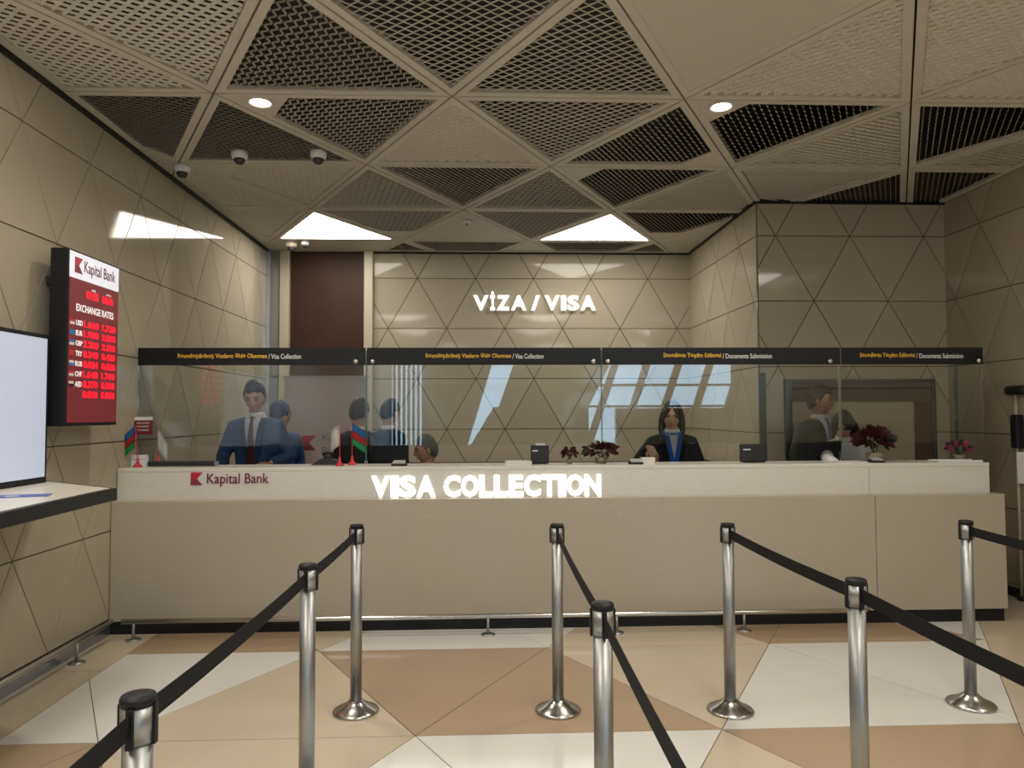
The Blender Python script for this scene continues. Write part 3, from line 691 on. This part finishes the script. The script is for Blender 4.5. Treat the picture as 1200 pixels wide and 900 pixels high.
reader(2.99, 5.47, 'small grey document reader on the counter before the large dark red plant', .10)
t = thing('paper_stack', 'short stack of pale cards beside the reader before the woman', 'papers', (1.235, 5.50, Z))
for k in range(4): obj('card', BX(-.055+.004*k, -.035, .0005+k*.012, .05+.003*k, .035, .012+k*.012), M_paper, t)
t = thing('papers', 'flat sheaf of white papers left of the black square display unit', 'papers', (.26, 5.52, Z))
for k in range(3): obj('sheet', BX(-.105+.006*k, -.09, .0005+k*.009, .095+.003*k, .09, .008+k*.009), M_paper, t)
t = thing('papers', 'white open sheets on the counter under the resting hand at right', 'papers', (2.80, 5.50, Z))
for k in range(2): obj('sheet', BX(-.14+.01*k, -.07, .0005+k*.004, .10+.01*k, .08, .004+k*.004), M_paper, t)
t = thing('paper_tray', 'low white tray at the right end of the counter', 'tray', (3.72, 5.52, Z)); obj('tray', BX(-.25, -.06, 0, .10, .06, .006), M_camw, t)
obj('lip', BX(-.25, -.064, 0, .10, -.06, .014), M_camw, t); obj('lip', BX(-.25, .06, 0, .10, .064, .014), M_camw, t)
def leaf(b, base, d, L, w_, nrm=None):
    d = Vector(d).normalized(); sd = d.cross(Vector(nrm or (0, 0, 1)))
    if sd.length < .1: sd = Vector((1, 0, 0))
    sd.normalize(); n = sd.cross(d); B = Vector(base)
    P = [B, B+d*L*.35+sd*w_*.5+n*.004, B+d*L*.7+sd*w_*.35+n*.0, B+d*L-n*L*.12, B+d*L*.7-sd*w_*.35, B+d*L*.35-sd*w_*.5+n*.004, B+d*L*.5-n*w_*.15]
    v = [b.verts.new(p) for p in P]
    for q in ((0, 1, 6), (1, 2, 6), (2, 3, 6), (3, 4, 6), (4, 5, 6), (5, 0, 6)): b.faces.new([v[k] for k in q])
    bmesh.ops.solidify(b, geom=b.faces[-6:], thickness=.0012)
def plant(x, y, label, m1, R, H, n, pot=True, sx=1., leafL=.07, name='poinsettia_plant'):
    rnd = random.Random(int(x*100)); t = thing(name, label, 'plant', (x, y, Z)); ph = min(.07, H*.3)
    obj('pot', lathe(bmesh.new(), [(0, 0), (.032*R/.1, 0), (.045*R/.1, ph), (.04*R/.1, ph), (0, ph-.01)], 20), M_pot, t, True)
    b = bmesh.new()
    for k in range(5):
        a = k*1.3; tube(b, [(0, 0, ph*.6), (.25*R*math.cos(a)*sx, .2*R*math.sin(a), H*.5), (.5*R*math.cos(a)*sx, .35*R*math.sin(a), H*.75)], [.004, .003, .002], 6)
    obj('stems', b, M_leafgreen, t)
    for k in range(n):
        a = rnd.random()*2*PI; e = rnd.uniform(-.25, 1.2); rr = rnd.uniform(.45, .8); dx, dy, dz = math.cos(a)*math.cos(e), math.sin(a)*math.cos(e)*.7, math.sin(e)
        c = Vector((dx*R*rr*sx, dy*R*rr, ph+(H-ph)*.45+dz*(H-ph)*.42*rr)); b = bmesh.new()
        leaf(b, c, (dx+rnd.uniform(-.5, .5), dy+rnd.uniform(-.4, .4), dz*.8+rnd.uniform(-.4, .3)), leafL*rnd.uniform(.8, 1.2), leafL*.62, (rnd.uniform(-.5, .5), -.8, .7))
        obj('leaf', b, M_leafgreen if rnd.random() < .18 or (m1 is M_pink and k % 3 == 0) else m1, t)
plant(3.04, 5.58, 'large dark red leafy plant beside the dark-haired person at right', M_leafred, .15, .27, 90, leafL=.085)
plant(.655, 5.55, 'small dark red conical plant just right of the black square unit', M_leafred, .055, .125, 34, leafL=.045)
plant(.905, 5.60, 'spreading dark red and green plant left of the woman', M_leafred, .12, .15, 55, leafL=.065)
plant(3.745, 5.62, 'pink flowering pot plant at the right end of the counter', M_pink, .10, .165, 60, leafL=.045, name='flower_pot')

# ---------------------------------------------------------------- people
def remesh(b, vox, smooth=4):
    me = bpy.data.meshes.new('tmp'); bmesh.ops.recalc_face_normals(b, faces=b.faces); b.to_mesh(me); b.free(); o = bpy.data.objects.new('tmp', me); COL.objects.link(o)
    r = o.modifiers.new('r', 'REMESH'); r.mode = 'VOXEL'; r.voxel_size = vox; r.use_smooth_shade = True
    if smooth: s_ = o.modifiers.new('s', 'SMOOTH'); s_.iterations = smooth; s_.factor = .5
    dg = bpy.context.evaluated_depsgraph_get(); dg.update(); out = bpy.data.meshes.new_from_object(o.evaluated_get(dg)); bpy.data.objects.remove(o)
    return out
def g(x, s_): return math.exp(-(x/s_)**2)
def headpt(d, k=1.0, extra=0., hair=False):
    x, y, z = d.x*.076*k, d.y*.096*k, d.z*.118*k
    if d.z < 0: f = 1-.30*(-d.z)**1.5; x *= f; y *= 1-.10*(-d.z)
    if not hair and d.y < 0:
        fr = -.0
        fr += .024*g(x, .011)*g(z+.022, .015)+.010*g(x, .008)*g(z-.006, .022)
        fr -= .010*g(abs(x)-.031, .014)*g(z-.010, .011)
        fr += .004*g(z-.034, .009)*g(x, .05)+.006*g(x, .02)*g(z+.060, .008)+.009*g(x, .02)*g(z+.098, .014)
        y -= fr*min(1, -d.y*1.5)
    return Vector((x, y, z))
def sphere_grid(nu, nv):
    return [[Vector((math.cos(2*PI*u/nu)*math.sin(PI*v/nv), math.sin(2*PI*u/nu)*math.sin(PI*v/nv), math.cos(PI*v/nv))) for u in range(nu)] for v in range(nv+1)]
def head_bm(mtx, hair=None):
    b = bmesh.new(); nu, nv = 48, 36; G = sphere_grid(nu, nv)
    if hair is None:
        R = [[b.verts.new(mtx @ headpt(d)) for d in (row if 0 < v < nv else row[:1])] for v, row in enumerate(G)]
        for v in range(nv):
            for u in range(nu):
                A, B = R[v], R[v+1]; vs = [A[u] if len(A) > 1 else A[0], B[u] if len(B) > 1 else B[0], B[(u+1) % nu] if len(B) > 1 else B[0], A[(u+1) % nu] if len(A) > 1 else A[0]]
                vs2 = []; [vs2.append(q) for q in vs if q not in vs2]; b.faces.new(vs2)
        for sx in (-1, 1): ell(b, mtx @ Vector((sx*.078, .008, -.005)), (.010, .018, .031), 12, mtx.to_3x3() @ Matrix.Rotation(sx*.25, 3, 'Z'))
        return b
    def over(d):
        if hair == 'short': lim = .54+.04*math.sin(d.x*7) if d.y < -.50 else (.54-(d.y+.50)*1.35 if d.y < .1 else -.27-(d.y-.1)*.45)
        elif hair == 'long': lim = .74-abs(d.x)*1.15 if d.y < -.35 else (.30-(d.y+.35)*4. if d.y < -.05 else -1)
        else: lim = .15
        return d.z-lim
    keep = lambda d: over(d) > 0
    vm = {}
    def V(v, u, k):
        key = (v, u if 0 < v < nv else 0, k)
        if key not in vm:
            d = G[v][u]
            if k > 1.0: kk = 1.035+(k-1.035)*min(1, max(0, over(d)+.08)/.4)**.6; e = Vector((0, 0, .012*max(0, d.z)))+d*.002*(math.sin(d.x*23+d.y*9)+math.sin(d.z*17-d.x*11))
            else: kk = k; e = Vector()
            vm[key] = b.verts.new(mtx @ (headpt(d, kk, hair=True)+e))
        return vm[key]
    K = 1.13 if hair != 'short' else 1.12
    fs = {}
    for v in range(nv):
        for u in range(nu):
            d = (G[v][u]+G[v+1][(u+1) % nu]).normalized()
            if keep(d): fs[(v, u)] = 1
    def quad(a):
        o_ = []; [o_.append(q) for q in a if q not in o_]
        if len(o_) >= 3:
            try: b.faces.new(o_)
            except ValueError: pass
    for (v, u) in fs:
        w = (u+1) % nu
        quad([V(v, u, K), V(v+1, u, K), V(v+1, w, K), V(v, w, K)]); quad([V(v, w, .98), V(v+1, w, .98), V(v+1, u, .98), V(v, u, .98)])
        if (v+1, u) not in fs: quad([V(v+1, u, K), V(v+1, u, .98), V(v+1, w, .98), V(v+1, w, K)])
        if (v, (u-1) % nu) not in fs: quad([V(v, u, K), V(v, u, .98), V(v+1, u, .98), V(v+1, u, K)])
        if (v, w) not in fs: quad([V(v, w, K), V(v+1, w, K), V(v+1, w, .98), V(v, w, .98)])
    return b
TOR = [(.80, .150, .110), (.88, .168, .122), (.95, .170, .120), (1.08, .150, .108), (1.20, .160, .114), (1.32, .178, .120), (1.39, .172, .108), (1.43, .140, .092), (1.465, .098, .074), (1.495, .066, .060)]
def tor(z):
    for a, c in zip(TOR, TOR[1:]):
        if z <= c[0]: f = max(0, (z-a[0])/(c[0]-a[0])); return a[1]+(c[1]-a[1])*f, a[2]+(c[2]-a[2])*f
    return TOR[-1][1:]
def hand_bm(b, w, d, n, curl, side, s):
    """w wrist point, d direction, n back-of-hand normal."""
    w, d, n = Vector(w), Vector(d).normalized(), Vector(n); n = (n-d*n.dot(d)).normalized(); sd = d.cross(n)*side
    M3 = Matrix((d, sd, n)).transposed(); ell(b, w+d*.045*s, (.052*s, .040*s, .016*s), 14, M3)
    for k, (off, L) in enumerate(((-.030, .072), (-.010, .082), (.010, .077), (.029, .060))):
        p = w+d*(.078 if k in (1, 2) else .072)*s+sd*off*s; q = [p-d*.03*s]; a = .15; dd = d.copy()
        for L_ in (.42, .32, .26):
            dd = (Matrix.Rotation(0, 3, 'X') @ (d*math.cos(a)-n*math.sin(a))); q.append(q[-1]+dd*(L*L_+(.03 if len(q) == 1 else 0))*s); a += curl
        tube(b, q, [.0088*s, .0086*s, .0076*s, .006*s], 8)
        ell(b, q[-1], (.006*s,)*3, 8)
    p = w+d*.025*s-sd*.034*s; tube(b, [p+sd*.015*s, p+d*.022*s-sd*.018*s-n*.006*s, p+d*.048*s-sd*.022*s-n*.016*s, p+d*.066*s-sd*.016*s-n*.022*s], [.012*s, .0105*s, .009*s, .0065*s], 8)
def person(label, loc, rz, H, suit, hair='short', hairm=None, skin=None, head=(0, 0, 0), lean=0., arms=None, dz=0., tie=None, shirt=True, hands=(1, 1), openw=.055, scarf=None, cap=None, seated=False, sleeve=None, trousers=None, beard=False):
    s_ = H/1.76; skin = skin or M_skin; hairm = hairm or M_hair
    t = thing('person', label, 'person', loc, rz)
    def Lp(p):     # lean about the hips, then scale, then lower (for sitting)
        p = Vector(p)
        if p.z > .9:
            c, s2 = math.cos(lean), math.sin(lean); y, z = p.y, p.z-.9; p = Vector((p.x, y*c-z*s2, .9+z*c+y*s2))
        return p*s_+Vector((0, 0, dz))
    def rings(b, k, zs, N=28):
        R = []
        for z in zs:
            rx, ry = tor(z); R.append([b.verts.new(Lp((math.cos(2*PI*q/N)*(rx+k), math.sin(2*PI*q/N)*(ry+k), z))) for q in range(N)])
        for A, B in zip(R, R[1:]):
            for q in range(N): b.faces.new((A[q], A[(q+1) % N], B[(q+1) % N], B[q]))
        b.faces.new(R[0][::-1]); b.faces.new(R[-1])
    arms = arms or {}
    defa = {1: ((.25, .02, 1.16), (.24, -.06, .93)), -1: ((-.25, .02, 1.16), (-.24, -.06, .93))}
    A = {}
    for sd in (1, -1):
        e, w = arms.get(sd, defa[sd]); A[sd] = (Lp((sd*.168, 0, 1.385)), Vector(e)*s_+Vector((0, 0, dz)), Vector(w)*s_+Vector((0, 0, dz)))
    # body: torso, neck, arms, legs, head, hands in one mesh
    b = bmesh.new(); rings(b, -.006, [z for z, _, _ in TOR])
    hb = Lp((0, -.018, 1.628)); hm = Matrix.Translation(hb) @ Matrix.Rotation(head[0], 4, 'Z') @ Matrix.Rotation(head[1], 4, 'X') @ Matrix.Rotation(head[2], 4, 'Y') @ Matrix.Scale(s_*1.07, 4)
    tube(b, [Lp((0, .005, 1.44)), Lp((0, .004, 1.52)), hm @ Vector((0, .02, -.05))], [.062*s_, .056*s_, .054*s_], 18)
    for sd in (1, -1):
        S, Ee, Ww = A[sd]; tube(b, [Lp((sd*.06, 0, 1.43)), S, S.lerp(Ee, .5), Ee, Ee.lerp(Ww, .5), Ww], [x*s_ for x in (.05, .054, .046, .038, .036, .025)], 14)
        if not seated: P = [(sd*.09, 0, .92), (sd*.095, 0, .70), (sd*.10, -.01, .48), (sd*.10, .01, .28), (sd*.10, .02, .08)]; P = [Vector(p)*s_ for p in P]
        else: P = [Lp((sd*.09, 0, .90)), Vector((sd*.10, -.22*s_, dz+.90*s_)), Vector((sd*.11, -.43*s_, dz+.90*s_)), Vector((sd*.11, -.44*s_, .28)), Vector((sd*.11, -.42*s_, .08))]
        tube(b, P, [x*s_ for x in (.088, .078, .056, .052, .036)], 14)
    me = remesh(b, .014, 3); b = bmesh.new(); b.from_mesh(me); hd = head_bm(hm); join(b, hd)
    for sd in (1, -1):
        if hands[0 if sd == 1 else 1]:
            S, Ee, Ww = A[sd]; hd_ = (arms.get(('d', sd)) or (Ww-Ee).normalized()); hand_bm(b, Ww, hd_, arms.get(('n', sd), (0, 0, 1)), .45, sd, s_)
    for f in b.faces: f.smooth = True
    obj('body', b, skin, t)
    # trousers and shoes
    b = bmesh.new()
    for sd in (1, -1):
        if not seated: P = [(sd*.085, 0, .93), (sd*.095, 0, .70), (sd*.10, -.01, .48), (sd*.10, .01, .28), (sd*.10, .02, .06)]; P = [Vector(p)*s_ for p in P]
        else: P = [Lp((sd*.09, 0, .91)), Vector((sd*.10, -.22*s_, dz+.90*s_)), Vector((sd*.11, -.43*s_, dz+.90*s_)), Vector((sd*.11, -.44*s_, .28)), Vector((sd*.11, -.42*s_, .06))]
        tube(b, P, [x*s_ for x in (.105, .092, .070, .066, .062)], 16)
    obj('trousers', remesh(b, .014, 2), trousers or M_suitblack, t, True)
    for sd in (1, -1):
        fy = -.42*s_ if seated else .02; b = bmesh.new(); box(b, sd*.10-.045, fy-.20, 0, sd*.10+.045, fy+.06, .07, bev=.03); obj('shoe', b, M_black, t, True)
    # jacket
    b = bmesh.new(); rings(b, .012, [z for z, _, _ in TOR if z < 1.48])
    for sd in (1, -1):
        S, Ee, Ww = A[sd]; W2 = Ee.lerp(Ww, .93 if not sleeve else sleeve); tube(b, [Lp((sd*.05, 0, 1.425)), S, S.lerp(Ee, .5), Ee, Ee.lerp(W2, .5), W2], [x*s_ for x in (.056, .070, .062, .056, .052, .044)], 16)
    obj('jacket', remesh(b, .014, 3), suit, t, True)
    def patch(nm, m_, z0, z1, xl, xr, off, n=14):
        b = bmesh.new(); g_ = []
        for k in range(n+1):
            z = z0+(z1-z0)*k/n; rx, ry = tor(z); rx += .012; ry += .012; a, c = xl(z), xr(z); row = []
            for q in range(7):
                x = a+(c-a)*q/6; row.append(b.verts.new(Lp((x, -ry*math.sqrt(max(.05, 1-(x/rx)**2))-off, z))))
            g_.append(row)
        for k in range(n):
            for q in range(6): b.faces.new((g_[k][q], g_[k][q+1], g_[k+1][q+1], g_[k+1][q]))
        bmesh.ops.solidify(b, geom=b.faces[:], thickness=.004); return obj(nm, b, m_, t, True)
    if shirt:
        V_ = lambda z: openw*min(1, max(.15, (z-.98)/.45))
        patch('shirt_front', M_shirt, .98, 1.462, lambda z: -V_(z), lambda z: V_(z), .007)
        for sd in (1, -1):
            b = bmesh.new(); P = [Lp((sd*.062, -.01, 1.515)), Lp((sd*.012, -.072, 1.492)), Lp((sd*.040, -.098, 1.445)), Lp((sd*.070, -.055, 1.475))]
            v = [b.verts.new(p) for p in P]; b.faces.new(v); bmesh.ops.solidify(b, geom=b.faces[:], thickness=.006); obj('collar', b, M_shirt, t)
            patch('lapel', suit, 1.04, 1.44, (lambda z: -V_(z)-.045*min(1, (z-1.0)/.2)) if sd < 0 else (lambda z: V_(z)-.006), (lambda z: -V_(z)+.006) if sd < 0 else (lambda z: V_(z)+.045*min(1, (z-1.0)/.2)), .012)
    b = bmesh.new(); tube(b, [Lp((0, .004, 1.455)), Lp((0, .004, 1.505))], [.078*s_, .064*s_], 20); obj('neckband', b, M_shirt if shirt else suit, t, True)
    if tie:
        patch('tie', tie, 1.0, 1.455, lambda z: -(.012+.028*(1.46-z)/.46), lambda z: .012+.028*(1.46-z)/.46, .017)
        b = bmesh.new(); ell(b, Lp((0, -.088, 1.462)), (.020, .014, .020), 12); obj('tie_knot', b, tie, t, True)
    if scarf:
        for sd in (1, -1):
            patch('scarf', scarf, 1.05, 1.46, (lambda z: -.028-.052*max(0, (z-1.18)/.28)) if sd < 0 else (lambda z: -.012+.05*max(0, (z-1.18)/.28)), (lambda z: .012-.05*max(0, (z-1.18)/.28)) if sd < 0 else (lambda z: .028+.052*max(0, (z-1.18)/.28)), .019+.004*sd)
        b = bmesh.new(); N = 24; tube(b, [Lp((math.cos(q*2*PI/N)*.078, math.sin(q*2*PI/N)*.072, 1.478+.012*math.sin(q*2*PI/N))) for q in range(N+1)], .013*s_, 10); obj('scarf_loop', b, scarf, t, True)
    # hair and face
    hr = obj('hair', head_bm(hm, 'long' if hair == 'long' else 'short'), hairm, t, True)
    if hair == 'long':
        b = bmesh.new(); P = [hm @ Vector((0, .045, .02)), hm @ Vector((0, .068, -.08)), Lp((0, .085, 1.46)), Lp((0, .105, 1.34))]
        tube(b, P, [.078*s_, .088*s_, .080*s_, .055*s_], 18, sq=.55)
        for sd in (1, -1):
            tube(b, [hm @ Vector((sd*.066, .0, .06)), hm @ Vector((sd*.086, .012, -.03)), hm @ Vector((sd*.088, .015, -.12)), Lp((sd*.085, -.02, 1.40))], [x*s_ for x in (.022, .026, .028, .018)], 10)
        obj('long_hair', b, hairm, t, True)
    if cap: 
        b = head_bm(hm @ Matrix.Scale(1.06, 4), 'cap'); obj('cap', b, cap, t, True)
        b = bmesh.new(); ell(b, hm @ Vector((0, -.115, .028)), (.07, .055, .008), 16, hm.to_3x3()); obj('cap_brim', b, cap, t, True)
    for sd in (1, -1):
        b = bmesh.new(); ell(b, hm @ Vector((sd*.030, -.0825, .011)), (.013*s_, .006*s_, .0055*s_), 12, hm.to_3x3()); obj('eye', b, M_eye, t, True)
        b = bmesh.new(); tube(b, [hm @ Vector((sd*.014, -.096, .030)), hm @ Vector((sd*.032, -.092, .036)), hm @ Vector((sd*.050, -.078, .030))], [.003, .0045, .0025], 8); obj('eyebrow', b, hairm, t, True)
    b = bmesh.new(); ell(b, hm @ Vector((0, -.0865, -.060)), (.024*s_, .008*s_, .0065*s_), 14, hm.to_3x3()); obj('lips', b, M_lip, t, True)
    return t, hm, Lp
# man in navy suit, head bowed, behind the first screen
person('man in navy suit and maroon tie looking down behind the left end of the counter', (-1.93, 6.32, 0), .0, 1.84, M_suitblue, head=(.03, .38, 0), skin=M_skin, lean=.06,
       arms={1: ((.275, -.02, 1.14), (.16, -.20, 1.10)), -1: ((-.275, .0, 1.14), (-.20, -.20, 1.06)), ('d', 1): Vector((-.7, -.6, .0)), ('d', -1): Vector((.5, -.8, 0))}, tie=M_tie, openw=.062)
# person in blue coat and cap behind him
person('person in blue coat and cap bending behind the man in navy suit', (-1.97, 7.05, 0), .6, 1.68, M_coat, head=(-.9, .45, 0), lean=.15, shirt=False, cap=mat('blue_cap', (.03, .06, .13), .7), hairm=M_hair, trousers=M_suitblack, hands=(1, 1))
# two men turned away
person('man in black suit turned away beside the small tricolour flag', (-1.13, 6.64, 0), PI-.55, 1.69, M_suitblack, head=(.1, .18, 0), hairm=M_hair, tie=None, skin=M_skin)
person('man in black suit turned away, right of the other man turned away', (-.915, 7.1, 0), PI-.75, 1.69, M_suitblack, head=(.1, .22, 0), hairm=M_hair, skin=M_skin)
# seated man in profile
person('seated grey-haired man in dark suit, face in profile low behind counter', (-.50, 6.62, 0), -1.15, 1.70, M_suitblack, head=(-.15, .15, 0), hairm=M_hairg, dz=-.345, seated=True, skin=M_skin2,
       arms={1: ((.23, -.12, 1.14), (.10, -.30, 1.10)), -1: ((-.23, -.12, 1.14), (-.10, -.30, 1.10))})
# woman
person('young woman with long dark hair, black jacket and blue scarf handling a card', (1.615, 6.22, 0), -.12, 1.655, M_suitblack, hair='long', hairm=M_hairb, head=(-.18, .24, .06), skin=M_skin, scarf=M_scarf, openw=.075, lean=.05,
       arms={-1: ((-.33, -.12, 1.20), (-.235, -.30, 1.36)), 1: ((.255, -.03, 1.15), (.20, -.22, 1.02)), ('d', -1): Vector((.35, -.2, -.75)), ('n', -1): Vector((-.3, -.8, .3)), ('d', 1): Vector((-.3, -.9, 0))})
# man standing in the right-hand bay
person('man in dark green suit and blue tie facing right before the framed opening', (3.06, 6.55, 0), .28, 1.79, M_suitgreen, hairm=M_hairb, head=(.72, .06, 0), skin=M_skin2, tie=M_tieblue, openw=.06)
# dark-haired person leaning over the papers
person('person with black hair and white shirt bent over papers beside the dark red plant', (3.08, 6.18, 0), -.35, 1.60, M_fwh, hair='long', hairm=M_hair, head=(-.35, .75, 0), skin=M_skin, lean=.24, shirt=False, trousers=M_suitblack, sleeve=.45,
       arms={-1: ((-.17, -.52, 1.29), (-.02, -.66, 1.195)), 1: ((.27, -.26, 1.02), (.24, -.40, .95)), ('d', -1): Vector((.9, -.25, -.02))})
t = thing('office_chair', 'dark office chair under the seated grey-haired man', 'chair', (-.50, 6.62, 0), -1.15)
obj('seat', BX(-.24, -.26, .44, .24, .24, .50, bev=.02), M_blackm, t); obj('backrest', BX(-.22, .20, .56, .22, .25, .95, bev=.02), M_blackm, t)
obj('column', cyl(bmesh.new(), (0, 0, .06), (0, 0, .44), .03), M_steel, t, True); obj('back_bar', BX(-.03, .22, .44, .03, .245, .6), M_steel, t)
for k in range(5): a = k*2*PI/5; obj('foot', tube(bmesh.new(), [(0, 0, .08), (.28*math.cos(a), .28*math.sin(a), .03)], [.03, .03], 8), M_black, t)
t = thing('monitor', 'black computer monitor on the staff desk left of the seated man', 'monitor', (-.72, 5.90, .76))
obj('screen', BX(-.17, -.02, .13, .12, .015, .545, bev=.006), M_black, t); obj('neck', BX(-.04, -.01, .01, .0, .02, .16), M_black, t); obj('foot', BX(-.12, -.08, 0, .08, .09, .012), M_black, t)
t = thing('monitor', 'black computer monitor on the staff desk in front of the man in dark green suit', 'monitor', (2.76, 5.90, .76))
obj('screen', BX(-.16, -.02, .13, .16, .015, .56, bev=.006), M_black, t); obj('neck', BX(-.02, -.01, .01, .02, .02, .16), M_black, t); obj('foot', BX(-.1, -.08, 0, .1, .09, .012), M_black, t)

# ---------------------------------------------------------------- equipment stand at the right edge
t = thing('equipment_stand', 'black-headed equipment stand with pale column cut by the right edge', 'stand', (4.43, 5.90, 0))
b = bmesh.new(); tube(b, [(0, -.10, 1.732), (0, -.09, 1.732), (0, .09, 1.732), (0, .10, 1.732)], [.028, .038, .038, .028], 24); obj('camera_head', b, M_black, t, True)
obj('terminal', BX(-.036, -.04, 1.25, .036, .04, 1.53, bev=.015), M_black, t); obj('pole', cyl(bmesh.new(), (.01, .02, .03), (.01, .02, 1.70), .012), M_frame, t, True)
obj('pale_panel', BX(-.03, -.03, .96, .036, -.016, 1.22, bev=.003), M_camw, t)
obj('foot', lathe(bmesh.new(), [(0, 0), (.036, 0), (.034, .03), (0, .034)], 20), M_black, t, True)
